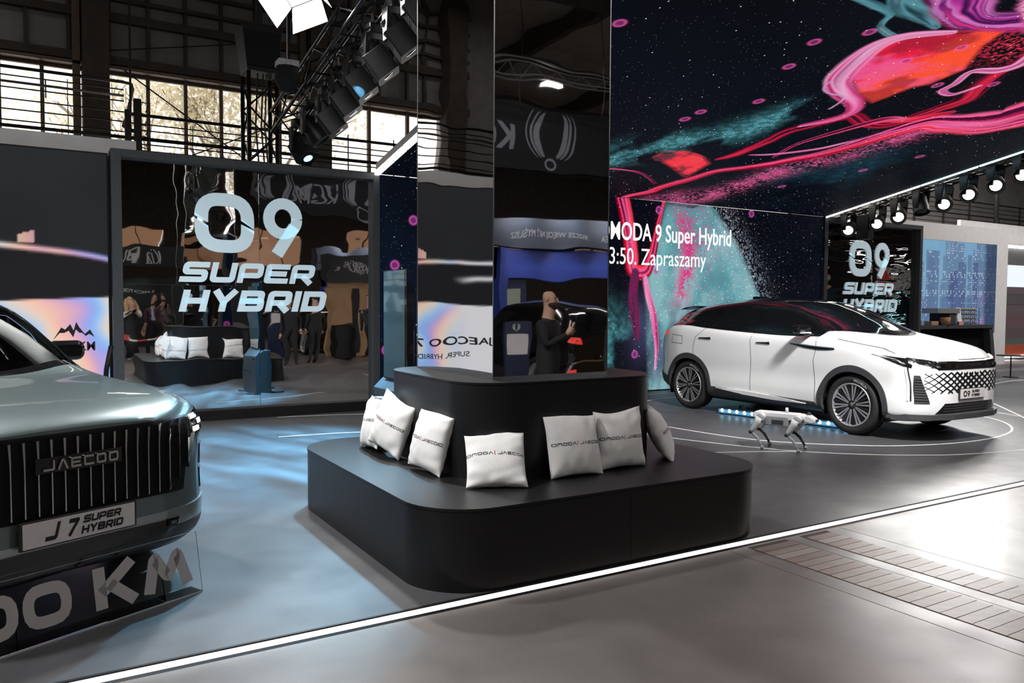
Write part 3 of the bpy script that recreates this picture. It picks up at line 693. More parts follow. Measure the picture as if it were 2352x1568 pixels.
def slab(x0, x1, v0, v1, z0, z1, mt, nm, par):
    mb = MB(); mb.add([(x, -v, v*KS+dz) for x in (x0, x1) for v, dz in ((v0, z0), (v1, z0), (v1, z1), (v0, z1))], [(0, 1, 2, 3), (4, 7, 6, 5), (3, 2, 6, 7), (0, 3, 7, 4), (1, 5, 6, 2), (0, 4, 5, 1)])
    return mb.build(nm, mt, par)
slab(LX0-9.6-.06, LX0-9.6-.002, -.02, 8, .02, .16, M_alu, 'edge_fascia', t_c)
slab(LX1-9.6+.002, LX1-9.6+.05, -.02, 8, .02, .12, M_alu, 'edge_fascia', t_c)
M_cy = glow('cyan_led', (.55, .92, 1.0), 5.0)
for k, (a, b) in enumerate(((0.0, 1.02), (1.06, 2.1), (2.14, 3.2), (3.24, 4.3), (4.34, 5.4), (5.44, 6.5), (6.54, 7.6))):
    slab(LX0-9.6-.085, LX0-9.6-.015, a, b, -.02, .035, M_led, 'light_strip', t_c)
    slab(LX1-9.6+.015, LX1-9.6+.06, a, b, -.016, .018, M_led if k < 2 else M_cy, 'light_strip', t_c)

# --- back wall screen: u = X, v = z
V_ = np.linspace(.02, 3.55, 230); uu, vv = np.meshgrid(U, V_); cw = Canvas(uu.ravel(), vv.ravel())
n0 = fbm(cw.u, cw.v, .6, 13); lf = sm(8.0, 5.0, cw.u)
cw.C[:] = np.stack([.0016+.001*n0, .002+.002*n0+.006*lf*n0, .004+.006*n0+.016*lf*n0], 1)
a1 = cw.cloud([(8.6, .2), (9.0, .9), (9.6, .3), (10.2, .3)], [.5, .55, .5, .5], (.08, .34, .38), 1.0, 121, 1.4)
cw.mix((.05, .05, .12), np.exp(-((cw.u-9.7)/.35)**2-((cw.v-1.2)/.6)**2)*.8)
f = fbm(cw.u, cw.v, 1.4, 131, 5); f2 = fbm(cw.u, cw.v*.5, 2.2, 137)
mcol = np.stack([.10+.16*sm(.4, .7, f), .30+.20*sm(.3, .7, f), .34+.20*sm(.3, .7, f)], 1)
mcol = mcol*(1-.75*sm(.5, .75, f2)[:, None]*sm(2.6, .8, cw.v)[:, None])+np.array((.06, .05, .14))[None]*(.75*sm(.5, .75, f2)*sm(2.6, .8, cw.v))[:, None]
md = cw.poly([(10.22, 3.50), (11.32, 3.58), (11.75, 3.2), (12.08, 2.85), (12.45, 2.3), (12.8, 1.72), (13.2, .9), (13.5, -.1), (9.9, -.1), (9.81, 1.1), (9.78, 2.1), (10.0, 2.9)], .10, mcol, .95, 17, .25)
cw.mix((.55, .50, .62), sm(.6, .0, cw.v)*sm(.35, .65, fbm(cw.u, cw.v, 3, 141))*sm(10.0, 11.0, cw.u)*sm(13.6, 12.6, cw.u)*.7)
sp_ = np.exp(-((cw.u-10.72-.1*np.sin(cw.v*3))/.20)**2)*sm(1.2, 2.0, cw.v)*sm(3.62, 3.2, cw.v)
spw = vnoise(cw.u, cw.v, 42., 303)
cw.mix((.70, .03, .22), sp_*sm(.40, .55, .6*fbm(cw.u, cw.v, 5, 151)+.4*spw))
cw.mix((.55, .04, .25), np.exp(-((cw.u-11.1)/.6)**2-((cw.v-3.0)/.8)**2)*sm(.62, .74, spw)*.9)
cw.flow([(9.10, 3.7), (9.20, 3.45), (9.30, 3.1), (9.36, 2.8), (9.40, 2.5), (9.45, 2.25), (9.75, 2.25), (9.9, 2.6), (10.0, 3.0), (10.15, 3.5), (10.2, 3.7)], [.17, .16, .16, .16, .17, .15, .13, .10, .07, .04, .03], REDS, 8, .4, 161)
cw.flow([(9.1, 3.60), (9.4, 3.66), (9.9, 3.66), (10.2, 3.60)], [.06, .07, .06, .04], REDS, 5, .4, 165)
cw.flow([(9.72, 2.1), (9.80, 1.8), (9.93, 1.45), (10.0, 1.1), (10.03, .8), (10.0, .4)], [.07, .08, .08, .07, .05, .02], PINK, 5, .4, 171)
cw.flow([(9.5, 2.2), (9.45, 1.8), (9.5, 1.4), (9.55, 1.0)], [.10, .12, .12, .05], [(.005, .008, .02), (.02, .03, .08), (.20, .01, .08), (.01, .02, .05)], 6, .5, 173)
edge = np.exp(-(md/.30)**2)*sm(11.2, 11.6, cw.u)
cw.mix((.30, .36, .45), edge*sm(.58, .70, spw)*.8)
for c in ((10.04, 3.39), (12.51, 3.48), (9.99, 2.25), (5.05, 2.9), (4.74, 2.2), (9.5, .7), (4.6, .9)): cw.ringlet(c, .06, (.75, .12, .55))
cw.D = np.clip(.10+.8*np.exp(-(md/.55)**2)*sm(11.0, 12.0, cw.u)+.35*(md > 0)+.30*a1+.12*sm(14.6, 12.5, cw.u)*sm(11, 12.5, cw.u), 0, 1)
t_w = thing('led_wall', 'tall LED back wall with teal mountain and red streaks behind the white car', 'LED screen', (9.6, 11.35, 0))
art_grid('screen', U, V_, lambda u, v: (u-9.6, 0, v), cw, screen_mat('led_wall_artwork', .95, 8., .07), t_w)
B(LX0-9.6, LX1-9.6, .004, .15, 0, 3.55).build('cabinet_body', M_black, t_w)
B(LX0-9.6, LX1-9.6, -.02, .0, 0, .02).build('base_strip', M_black, t_w)
M_txt = glow('screen_white_text', (1, 1, 1), 1.0)
place_text('lettering', 'OMODA 9 Super Hybrid', M_txt, t_w, axes((8.63-9.6, -.006, 2.69), (1, 0, 0), (0, 0, 1)), width=3.31, height=.43, ext=.002, off=.012)
place_text('lettering', '13:50. Zapraszamy', M_txt, t_w, axes((8.76-9.6, -.006, 2.255), (1, 0, 0), (0, 0, 1)), width=2.50, height=.40, ext=.002)

# --- left screen with pastel holographic picture
U2 = np.arange(-5, .835, .025); V2 = np.arange(.15, 3.505, .025); uu, vv = np.meshgrid(U2, V2); cl = Canvas(uu.ravel(), vv.ravel())
cl.C[:] = np.array((.020, .021, .023))[None]*(.8+.4*fbm(cl.u, cl.v, .8, 5))[:, None]
ph = fbm(cl.u*.9, cl.v*.9, .9, 7, 3)*17+cl.u*6.0+cl.v*5.0
pas = np.stack([.58+.30*np.sin(ph), .50+.13*np.sin(ph+1.2), .66+.22*np.sin(ph+3.0)], 1)
wht = sm(-.1, -1.0, cl.u)[:, None]; pas = pas*(1-wht)+np.array((.72, .72, .76))[None]*wht
top = 1.63+.05*cl.u
cl.mix(pas, sm(top-.01, top+.01, 2*top-cl.v))
roof = 2.27-.09*np.maximum(cl.u, -.4)-.12*np.maximum(cl.u-.3, 0)**2-.02*np.minimum(cl.u+1.5, 0)**2
cl.mix(np.clip(pas*1.0, 0, 1), np.exp(-((cl.v-roof)/.028)**2))
cl.mix((.012, .012, .014), (cl.v < roof-.05)*(cl.v > top+.02)*.8)
cl.mix(pas, ((cl.u > -.17)*(cl.u < .02)*(cl.v > 2.33)*(cl.v < 2.47+.3*(cl.u+.05)))*.7)
cl.mix((.8, .78, .82), np.exp(-((cl.v-2.05-.05*np.sin(cl.u*2))/.04)**2)*sm(-.6, -1.0, cl.u)*.8)
t_l = thing('led_screen', 'left LED screen with pastel holographic ground, dark car outline and mountain KM logo', 'LED screen', (-2, 11.5, 0))
art_grid('screen', U2, V2, lambda u, v: (u+2, 0, v), cl, screen_mat('left_screen_artwork', 1.0, 9., 0.0), t_l)
B(-3.02, 2.845, .004, .11, 0, 3.52).build('cabinet_body', M_black, t_l)
M_ink = mat('black_print', (.01, .01, .011), .6, var=0)
XZ = lambda x, z: axes((x+2, -.004, z), (1, 0, 0), (0, 0, 1))
place_text('lettering', 'JAECOO 7', M_ink, t_l, XZ(-1.36, .90), width=1.42, height=.17, ext=.001, off=.02)
place_text('lettering', 'SUPER HYBRID', M_ink, t_l, XZ(-.90, .745), width=.92, height=.085, ext=.001, off=.01)
place_text('lettering', 'KM', M_ink, t_l, XZ(.475, .985), width=.185, height=.115, ext=.001, off=.015)
place_text('lettering', '1200', M_ink, t_l, XZ(.11, .985), width=.33, height=.115, ext=.001, off=.015)
MB().prism([(0, 0), (.10, .12), (.14, .10), (.20, .15), (.235, .09), (.265, .17), (.30, .12), (.36, .06), (.42, .10), (.47, .03), (.41, .06), (.37, .04), (.33, .07), (.30, .07), (.26, .10), (.23, .03), (.18, .09), (.13, .07), (.08, .07)][::-1], -.002, .002, 'y').xf(Matrix.Translation((.185+2, -.004, 1.115)) @ Matrix.Diagonal((1, 1, 1.4, 1))).build('mountain_logo', M_ink, t_l)
o = MB().path([(.79, -.02, 0), (.75, -.02, .5), (.77, -.02, .75), (.83, -.02, 1.05)], .03, 8).build('flag_edge', M_black, smooth=True, loc=(0, 11.3, 0))
tag(o, 'black curved cable sleeve between the pastel screen and the mirror frame', 'cable sleeve')

# --- right: city screen, counter and lit portal
U3 = np.arange(19.0, 22.95, .02); V3 = np.arange(.9, 3.345, .02); uu, vv = np.meshgrid(U3, V3); cc_ = Canvas(uu.ravel(), vv.ravel())
f = fbm(cc_.u, cc_.v, 1.2, 5)
cc_.C[:] = np.stack([.14+.10*f, .30+.15*f, .48+.15*f], 1)
rs = np.random.RandomState(4)
for k in range(60):
    x0 = rs.uniform(18.9, 22.8); wd = rs.uniform(.18, .42); h = (rs.uniform(2.6, 3.7) if k < 21 else rs.uniform(1.3, 3.0) if k < 44 else rs.uniform(1.2, 2.1)); dk = rs.uniform(.1, .55) if k < 21 else rs.uniform(.3, 1.0)
    x0 = 20.35 if k == 21 else x0; wd = .55 if k == 21 else wd; h = 2.95 if k == 21 else h; dk = .3 if k == 21 else dk
    ins = (cc_.u > x0)*(cc_.u < x0+wd)*(cc_.v < h)
    cc_.mix(np.array((.07, .10, .24))*dk+np.array((.16, .28, .42))*(1-dk), ins*.85)
    wx = ((cc_.u-x0)*14) % 1; wz = (cc_.v*16) % 1; cell = np.floor((cc_.u-x0)*14)*131+np.floor(cc_.v*16)*17
    on = (np.sin(cell*12.9898)*43758.5453 % 1) > rs.uniform(.5, .85)
    cc_.mix((.62, .70, .85), ins*on*(wx > .25)*(wx < .8)*(wz > .3)*(wz < .75)*.8)
cc_.mix((.55, .10, .45), np.exp(-((cc_.u-22.25)/.10)**2)*sm(2.2, 1.6, cc_.v)*sm(.4, .6, fbm(cc_.u, cc_.v, 6, 8))*.9)
cc_.mix((.02, .03, .08), sm(22.25, 22.5, cc_.u)*.8)
t_y = thing('city_screen', 'LED screen showing a blue night city of lit towers, behind the counter', 'LED screen', (19, 11.96, 0))
art_grid('screen', U3, V3, lambda u, v: (u-19, 0, v), cc_, screen_mat('city_artwork', .95, 9., 0.0), t_y)
B(0, 3.94, .004, .03, .9, 3.345).build('cabinet_body', M_black, t_y)
t = thing('counter', 'charcoal bar counter with slanted front beside the city screen', 'counter', (20.2, 11.2, 0))
B(-1.75, 1.72, .25, .74, 1.06, 1.15).build('worktop', M_char, t, bevel=.004)
MB().prism([(-1.6, 0), (1.75, 0), (1.56, 1.06), (-1.4, 1.06)], .45, .70, 'y').build('body', M_blackg, t)
MB().prism([(1.78, 0), (1.95, 0), (1.72, 1.15), (1.57, 1.06)], .28, .73, 'y').build('side_panel', M_char, t)
B(-1.5, 1.8, .40, .5, 0, .06).build('plinth', M_char, t)
CT = 1.15
t = thing('coffee_machine', 'grey and black coffee machine on the counter before the city screen', 'coffee machine', (19.9, 11.7, CT))
B(-.50, .50, -.2, .22, .30, .43).build('hood', mat('light_grey_metal', (.36, .37, .39), .4, metal=.4), t, bevel=.01)
B(-.18, .02, -.12, .2, 0, .30).build('column', M_black, t); B(.10, .40, -.16, .2, 0, .30).build('tank', M_char, t, bevel=.01); B(-.18, .40, -.2, .2, 0, .02).build('tray', M_black, t)
tag(B(-.16, .16, -.1, .1, 0, .10).build('wooden_box', mat('light_wood', (.45, .28, .17), .7, var=.2, nscale=20), loc=(19.45, 11.68, CT), bevel=.006), 'small wooden box on the counter left of the coffee machine', 'box')
o = MB().lathe([(0, 0), (.10, 0), (.13, .20), (.12, .20), (.09, .02), (0, .02)], 16).build('wicker_basket', mat('wicker', (.42, .24, .12), .8, var=.3, nscale=40), smooth=True, loc=(19.78, 11.52, CT)); tag(o, 'small round wicker basket in front of the coffee machine', 'basket')
t = thing('leaflet_stand', 'white leaflet card with pink foot leaning beside the coffee machine', 'leaflet', (20.44, 11.55, CT))
MB().prism([(0, 0), (.02, 0), (.10, .45), (.08, .45)], -.10, .10, 'x').xf(Matrix.Translation((0, -.05, 0))).build('card', mat('white_card', (.8, .8, .8), .6), t)
B(-.10, .10, -.07, -.03, 0, .09).build('foot', mat('pink_card', (.8, .3, .3), .6), t)
t = thing('cup_rack', 'wire rack with rows of small cups at the right end of the counter', 'rack', (20.62, 11.65, CT))
for k in range(4):
    B(0, .95, 0, .22, .02+.115*k, .03+.115*k).build('shelf', M_steelg, t)
for x in (0, .95):
    for y in (0, .22): MB().tube((x, y, 0), (x, y, .45), .008, 6).build('post', M_steelg, t)
M_cup = mat('ceramic_cup', (.55, .50, .42), .4); cupm = MB().lathe([(0, 0), (.025, 0), (.036, .06), (.03, .06), (.02, .006), (0, .006)], 10).data('cup', M_cup, True)
for k in range(4):
    for j in range(9):
        o = link('espresso_cup', cupm, None, (20.62+.07+.1*j, 11.72, CT+.031+.115*k)); tag(o, 'tiny cup on the wire rack at the end of the counter', 'cup', 'cups on the counter rack')
o = MB().lathe([(0, 0), (.06, 0), (.09, .09), (.05, .17), (0, .17)], 12).build('flower_bowl', mat('dull_flowers', (.34, .17, .14), .8, var=.5, nscale=30), smooth=True, loc=(18.75, 11.6, CT)); tag(o, 'small bowl of dull red flowers at the left end of the counter', 'bowl')

t = thing('lit_portal', 'tall lit display portal at the far right with white line frame and orange foot', 'display wall', (24.4, 13, 0))
B(0, 6, .1, .4, 0, 3.5).build('body', M_char, t); B(-.02, .06, -.02, .1, 0, 3.45).build('light_line', M_led, t); B(-.02, 6, -.02, .1, 3.45, 3.52).build('light_line', M_led, t)
B(.3, 6, -.02, .05, .06, .12).build('light_line', M_led, t)
B(.14, 6, .05, .1, 2.25, 2.92).build('screen_white_band', glow('white_screen', (.88, .95, 1), 1.0), t); B(.14, 6, .06, .1, 2.92, 3.42).build('top_panel', mat('grey_panel', (.16, .16, .16), .6), t)
for z, c in ((.45, (.05, .06, .055)), (.65, (.08, .04, .05)), (.80, (.055, .065, .06)), (1.0, (.09, .045, .055)), (1.15, (.06, .07, .065)), (1.35, (.075, .055, .06)), (1.7, (.06, .05, .055)), (2.0, (.085, .06, .07))):
    B(.16, 6, .07, .1, z, z+.34).build('screen_band', glow('band_%d' % int(z*100), c, .9), t)
B(.26, 6, .0, .1, .13, .45).build('foot_panel', mat('orange_panel', (.50, .10, .05), .6), t)
t = thing('side_table', 'small black high side table at the far right edge', 'table', (19.28, 9.66, 0))
MB().lathe([(0, .49), (.30, .49), (.30, .51), (0, .51)], 24).build('top', M_black, t); MB().tube((0, 0, 0), (0, 0, .49), .014).build('leg', M_black, t); MB().lathe([(0, 0), (.16, 0), (.16, .012), (0, .012)], 20).build('foot', M_black, t)
# ================================================================== BENCH, COLUMN, CUSHIONS
M_bench = mat('black_laminate', (.007, .007, .0075), .40, spec=.5, var=.12, nscale=9, bump=.015, bscale=300)
bench = thing('seating_island', 'two-tier black seating island with rounded corners around the mirrored column', 'bench', (3.14, 5.09, 0))
def slabr(x0, x1, y0, y1, r, z0, z1, nm, par, b=.004):
    o = MB().prism(rrect(x0, x1, y0, y1, r, 12), z0, z1, 'z').build(nm, M_bench, par); autosmooth(o, 40); return o
slabr(-1.34, 1.34, -1.303, 1.31, .40, .0, .452, 'seat_body', bench)
slabr(-1.343, 1.343, -1.306, 1.313, .402, .455, .472, 'seat_top', bench)
slabr(-.81, .81, -.74, .78, .34, .472, 1.083, 'back_body', bench)
slabr(-.813, .813, -.743, .783, .342, 1.086, 1.10, 'back_top', bench)
B(.02, .0215, -1.3045, -1.302, .0, .45).build('panel_seam', M_blackg, bench)

col = thing('mirrored_column', 'tall square column clad in wavy mirror sheets rising from the black seat', 'column', (3.0775, 5.16, 1.10))
cx0, cx1, cy0, cy1 = -.4775, .4775, -.605, .605
B(cx0+.012, cx1-.012, cy0+.012, cy1-.012, 0, 7.4).build('core', M_black, col)
for z0, z1 in ((0, 3.03), (3.034, 7.4)):
    for nm, b in (('front', (cx0+.003, cx1-.003, cy0, cy0+.011)), ('left', (cx0, cx0+.011, cy0+.003, cy1-.003)), ('right', (cx1-.011, cx1, cy0+.003, cy1-.003)), ('rear', (cx0+.003, cx1-.003, cy1-.011, cy1))):
        mb = B(b[0], b[1], b[2], b[3], z0, z1); mb.build('mirror_sheet', M_mirp, col)
M_chr = mat('chrome_edge', (.55, .56, .58), .25, metal=1, var=0)
for x in (cx0-.002, cx1-.004):
    for y in (cy0-.002, cy1-.004): B(x, x+.006, y, y+.006, 0, 7.4).build('edge_trim', M_chr, col)

# cushions
M_fab = mat('white_cotton', (.76, .75, .74), .9, var=.05, nscale=12, bump=.35, bscale=7)
M_prt = mat('black_cushion_print', (.02, .02, .022), .8, var=0)
M_prr = mat('red_cushion_print', (.7, .12, .08), .8, var=0)
WO = word('OMODA', 1.5, .20, .32, 0, .12, 2, {'A': 1.5}); WJ = word('JAECOO', 1.35, .20, .30, 0, .12, 1)
def cushion(label, loc, az, lean, seed, a=.205, T=.075, spin=0.):
    """az: compass direction the front faces (deg from +Y towards +X); lean back in deg"""
    t = thing('cushion', label, 'cushion', loc, -R(az)+math.pi, group='white printed cushions on the seating island')
    rg = np.random.RandomState(seed); N = 30
    ph = rg.rand(6)*6.28
    def surf(u, v, s):
        x = a*u*(1-.075*(1-v*v))*(1+.015*math.sin(3*v+ph[4])); z = a*v*(1-.075*(1-u*u))
        th = T*max(0, (1-u*u))**.42*max(0, (1-v*v))**.42
        cr = 0
        for k in range(4):  # creases running in from the corners and the foot
            d = (u*math.cos(ph[k])+v*math.sin(ph[k])*1.3)*(6+2*k)+ph[(k+1) % 6]
            cr += math.sin(d+1.5*math.sin(3*u+ph[k]))*.0028
        cr *= (abs(u)**2+abs(v)**2)*.9
        sag = .012*math.sin(2.2*u+ph[5])*max(0, v)
        return x, s*(th+cr*min(1, th/.02)), z+sag
    V = []; F = []
    for s in (-1, 1):
        n0 = len(V)
        for j in range(N+1):
            for i in range(N+1):
                u = math.sin((2*i/N-1)*math.pi/2); v = math.sin((2*j/N-1)*math.pi/2); V.append(surf(u, v, s))
        for j in range(N):
            for i in range(N):
                q = (n0+j*(N+1)+i, n0+j*(N+1)+i+1, n0+(j+1)*(N+1)+i+1, n0+(j+1)*(N+1)+i); F.append(q if s < 0 else q[::-1])
    M = Matrix.Rotation(-R(lean), 4, 'X') @ Matrix.Translation((0, 0, a)) @ Matrix.Rotation(R(spin), 4, 'Y')
    zmin = min((M @ Vector(v)).z for v in V); M = Matrix.Translation((0, 0, -zmin)) @ M
    mb = MB(); mb.V = [tuple(M @ Vector(v)) for v in V]; mb.F = F
    mb.build('cover', M_fab, t, smooth=True)
    for (V2, Fw, wd), x0, wth, mt in ((WO, -.185, .165, M_prt), (WJ, .01, .175, M_prt), (word('|', .1, .5), -.012, .004, M_prr)):
        xs = [p[0] for p in V2]; mx = max(xs)-min(xs); VV = []
        for p in V2:
            x = x0+(p[0]-min(xs))/mx*wth; z = .0+p[1]*(.019 if mt is M_prt else .022)
            u = max(-.97, min(.97, x/a/.93)); v = z/a
            y = surf(u, v, -1)[1]-.0022; VV.append(M @ Vector((x, y, z)))
        link('print', mesh_data('print', VV, Fw, mt), t)
    return t
SZ = .4725
cushion('white cushion lying back at the front left corner of the black seat, print facing front', (2.41, 4.16, SZ), 205, 42, 1, .195)
cushion('white cushion left of the pair on the front right of the seat, overlapping its neighbour', (3.045, 4.20, SZ), 183, 16, 2)
cushion('white cushion right of the pair on the front right of the seat', (3.47, 4.262, SZ), 180, 10, 3, .205)
cushion('white cushion upright on the left side of the seat, nearer the front', (2.215, 4.80, SZ), 262, 14, 4, .2, .075, 4)
cushion('white cushion tipped on a corner on the left side of the seat, farther back', (2.20, 5.42, SZ), 255, 14, 5, .205, .075, 14)
cushion('white cushion almost hidden behind the tipped one on the left of the seat', (2.19, 5.78, SZ), 275, 14, 6, .2, .07, -6)
cushion('grey-shaded cushion seen edge-on leaning at the right end of the seat', (4.06, 4.42, SZ), 128, 26, 7, .205, .08)
cushion('white cushion on the rear side of the seat, left one of the mirrored pair', (2.40, 6.0, SZ), 335, 14, 8)
cushion('white cushion on the rear side of the seat, right one of the mirrored pair', (2.84, 6.02, SZ), 5, 14, 9)
cushion('lone white cushion at the middle of the rear side of the seat', (3.5, 6.02, SZ), 0, 14, 10)
cushion('white cushion at the right rear corner of the seat', (4.08, 5.7, SZ), 60, 14, 11)

# ------------------------------------------------------------------ info kiosk behind the bench
M_kio = mat('kiosk_graphite', (.035, .045, .052), .4, var=.08)
M_kscr = mat('kiosk_glass', (.045, .075, .088), .10, var=.03, coat=.5)
t = thing('info_kiosk', 'tall graphite info kiosk with dark glass panel behind the seating island', 'kiosk', (3.52, 8.15, 0))
MB().prism([(-.20, 0), (.07, 0), (.07, .76), (-.09, .76), (-.20, .655)], -.43, .43, 'y').build('base_body', M_kio, t, bevel=.006)
B(-.205, -.199, .30, .37, .57, .61).build('slot', M_blackg, t); B(-.206, -.199, -.40, .25, .36, .364).build('seam', M_blackg, t)
B(-.12, -.03, -.33, .31, .76, 1.98).build('screen_body', M_blackg, t, bevel=.006)
B(-.124, -.119, -.285, .305, .78, 1.965).build('screen_glass', M_kscr, t)
B(-.126, -.1235, -.285, .305, 1.87, 1.875).build('screen_seam', M_kio, t)
for y in (-.36, .30): B(-.32, .30, y, y+.07, -.0, .03).build('foot', M_kio, t, bevel=.004)

# ------------------------------------------------------------------ trusses and lamps
M_trs = mat('black_truss', (.014, .014, .015), .32, metal=.4, var=.1)
def truss(name, label, x, y0, z0, slope, length, wd, bay, r=.024, hgt=None):
    """box truss running towards -Y and rising by slope; chords, then braces bay by bay"""
    t = thing(name, label, 'truss', (x, y0, z0)); hgt = hgt or wd
    P = lambda s, a, b: Vector((a*wd/2, -s, s*slope+b*hgt))
    cs = [(a, b) for a in (-1, 1) for b in (0, 1)]
    for a, b in cs: MB().tube(P(0, a, b), P(length, a, b), r, 10).build('chord', M_trs, t, smooth=True)
    n = int(length/bay)
    kinds = {}
    for f, (c0, c1) in enumerate(((( -1, 0), (1, 0)), ((-1, 1), (1, 1)), ((-1, 0), (-1, 1)), ((1, 0), (1, 1)))):
        dgn = MB().tube(P(0, *c0), P(bay, *c1), r*.5, 6).data('brace', M_trs); dg2 = MB().tube(P(0, *c1), P(bay, *c0), r*.5, 6).data('brace', M_trs)
        pst = MB().tube(P(0, *c0), P(0, *c1), r*.5, 6).data('post', M_trs)
        for k in range(n):
            s = k*bay; link('brace', dgn if k % 2 else dg2, t, (0, -s, s*slope))
            if f < 2 and k % 2 == 0: link('post', pst, t, (0, -s, s*slope))
    return t
truss('lighting_truss', 'black lamp truss slanting up to the right in front of the hall windows', 3.15, 11.78, 4.09, .1825, 5.5, .30, .5)
truss('lighting_truss', 'black lamp truss along the right edge of the LED ceiling', 15.3, 11.4, 3.53, .194, 7.6, .26, .45, .02, .16)
tw = thing('truss_tower', 'black vertical truss tower standing behind the big mirror display', 'truss tower', (2.9, 12.05, 0))
for a in (-.2, .2):
    for b in (-.2, .2): MB().tube((a, b, 0), (a, b, 4.95), .03, 10).build('chord', M_trs, tw, smooth=True)
for f, (p, q) in enumerate(((( -.2, -.2), (.2, -.2)), ((-.2, .2), (.2, .2)), ((-.2, -.2), (-.2, .2)), ((.2, -.2), (.2, .2)))):
    d1 = MB().tube((*p, 0), (*q, .4), .014, 6).data('brace', M_trs); d2 = MB().tube((*q, 0), (*p, .4), .014, 6).data('brace', M_trs)
    for k in range(12): link('brace', d1 if k % 2 else d2, tw, (0, 0, k*.4+.05))
for x in (-.05, .03, .08): MB().path([(x, -.1, 2.5), (x+.02, -.12, 3.4), (x-.03, -.08, 4.2), (x, -.1, 4.95)], .012, 6).build('cable', M_black, tw)
t = thing('speaker_cabinet', 'black tapered speaker box on top of the truss tower', 'speaker', (2.9, 12.05, 4.96))
mb = MB(); mb.add([(-.22, -.22, 0), (.22, -.22, 0), (.22, .22, 0), (-.22, .22, 0), (-.30, -.26, .62), (.28, -.26, .66), (.28, .26, .66), (-.30, .26, .62)], [(0, 3, 2, 1), (4, 5, 6, 7), (0, 1, 5, 4), (1, 2, 6, 5), (2, 3, 7, 6), (3, 0, 4, 7)])
mb.build('cabinet', M_black, t, bevel=.01); B(-.24, .24, -.262, -.255, .06, .55).build('grille', mat('speaker_grille', (.006, .006, .006), .9), t)
MB().tube((0, 0, .6), (0, 0, 4.3), .05, 8).build('hanging_pole', M_black, t); MB().tube((.15, 0, .6), (.15, 0, 4.3), .012, 6).build('cable', M_black, t)
t = thing('chain_hoist', 'small chain hoist with black cloth bag hanging behind the left truss', 'hoist', (2.80, 10.2, 4.40))
B(-.13, .13, -.10, .10, .19, .27).build('motor', mat('scuffed_white', (.55, .55, .55), .5, var=.4, nscale=20), t, bevel=.01)
MB().lathe([(0, -.12), (.10, -.10), (.16, .02), (.14, .19), (0, .19)], 14).build('chain_bag', mat('black_cloth', (.012, .012, .012), .95, bump=.4, bscale=12), t, smooth=True)
MB().tube((0, 0, .27), (0, 0, 5.0), .009, 6).build('chain', M_steelg, t)

M_lensoff = mat('dark_lens', (.02, .022, .025), .08, var=0, coat=1)
M_lens = glow('lit_lens', (1, .97, .92), 4.0)
M_lensb = glow('blue_spill_lens', (.18, .62, .95), 5.0)  # lens glow stands in for blue light falling on the housing
M_head = mat('lamp_housing', (.009, .0095, .010), .42, var=.15, nscale=15)
def moving_head(label, loc, d, sc, lens, group, square=False, top=.42):
    t = thing('moving_head_lamp', label, 'stage lamp', loc, group=group)
    B(-.15*sc, .15*sc, -.11*sc, .11*sc, .30*sc, top*sc).build('base', M_head, t, bevel=.012)
    for x in (-.08*sc, .08*sc): MB().tube((x, 0, top*sc), (x, 0, (top+.13)*sc), .018, 8).build('clamp', M_steelg, t)
    for s in (-1, 1):
        MB().prism([(-.05*sc, -.06*sc), (.05*sc, -.06*sc), (.09*sc, .30*sc), (-.09*sc, .30*sc)], s*.155*sc, s*.195*sc, 'x').build('yoke_arm', M_head, t, bevel=.008)
    q = Vector(d).to_track_quat('Z', 'X').to_matrix().to_4x4()
    if square:
        mb = MB().prism(rrect(-.15*sc, .15*sc, -.15*sc, .15*sc, .04*sc, 3), -.12*sc, .20*sc, 'z'); mb.prism(rrect(-.10*sc, .10*sc, -.10*sc, .10*sc, .04*sc, 3), -.24*sc, -.12*sc, 'z')
        for k in range(5): mb.box(-.155*sc, .155*sc, -.12*sc, .12*sc, (-.08+.03*k)*sc, (-.07+.03*k)*sc)
    else:
        mb = MB().lathe([(0, -.24*sc), (.08*sc, -.23*sc), (.13*sc, -.16*sc), (.14*sc, 0), (.155*sc, .06*sc), (.155*sc, .18*sc), (.135*sc, .18*sc), (.135*sc, .15*sc), (0, .15*sc)], 24)
    h = mb.xf(q).build('head', M_head, t, bevel=.004); autosmooth(h, 40)
    lz = .203 if square else .162
    MB().lathe([(0, lz*sc), (.075*sc, lz*sc-.003), (.10*sc, lz*sc-.010), (.105*sc, lz*sc-.03)], 24, q).build('lens', lens, h, smooth=True)
    return t
GL = 'moving head lamps on the left truss'
names = ['first', 'second', 'third', 'fourth', 'fifth', 'sixth', 'seventh', 'eighth']
for k, (y, z) in enumerate(((11.45, 3.88), (10.88, 4.02), (10.21, 4.05), (9.67, 4.17), (9.13, 4.27), (8.5, 4.35), (7.87, 4.44), (7.40, 4.56))):
    lab = 'moving head lamp, blue light on it shown by a glowing lens, at the lower end of the left truss' if k == 0 else 'unlit square moving head lamp on the left truss, %s from its lower end' % names[k]
    moving_head(lab, (3.36, y, z-.04), (.55, -.25, -.8) if k else (.25, -.5, -.8), .95, M_lensb if k == 0 else M_lensoff, GL, k != 1)
GR = 'moving head lamps on the right truss'
LR = ((11.08, 3.32), (10.4, 3.40), (9.92, 3.50), (9.455, 3.65), (8.98, 3.66), (8.51, 3.79), (8.02, 3.90), (7.57, 4.03))
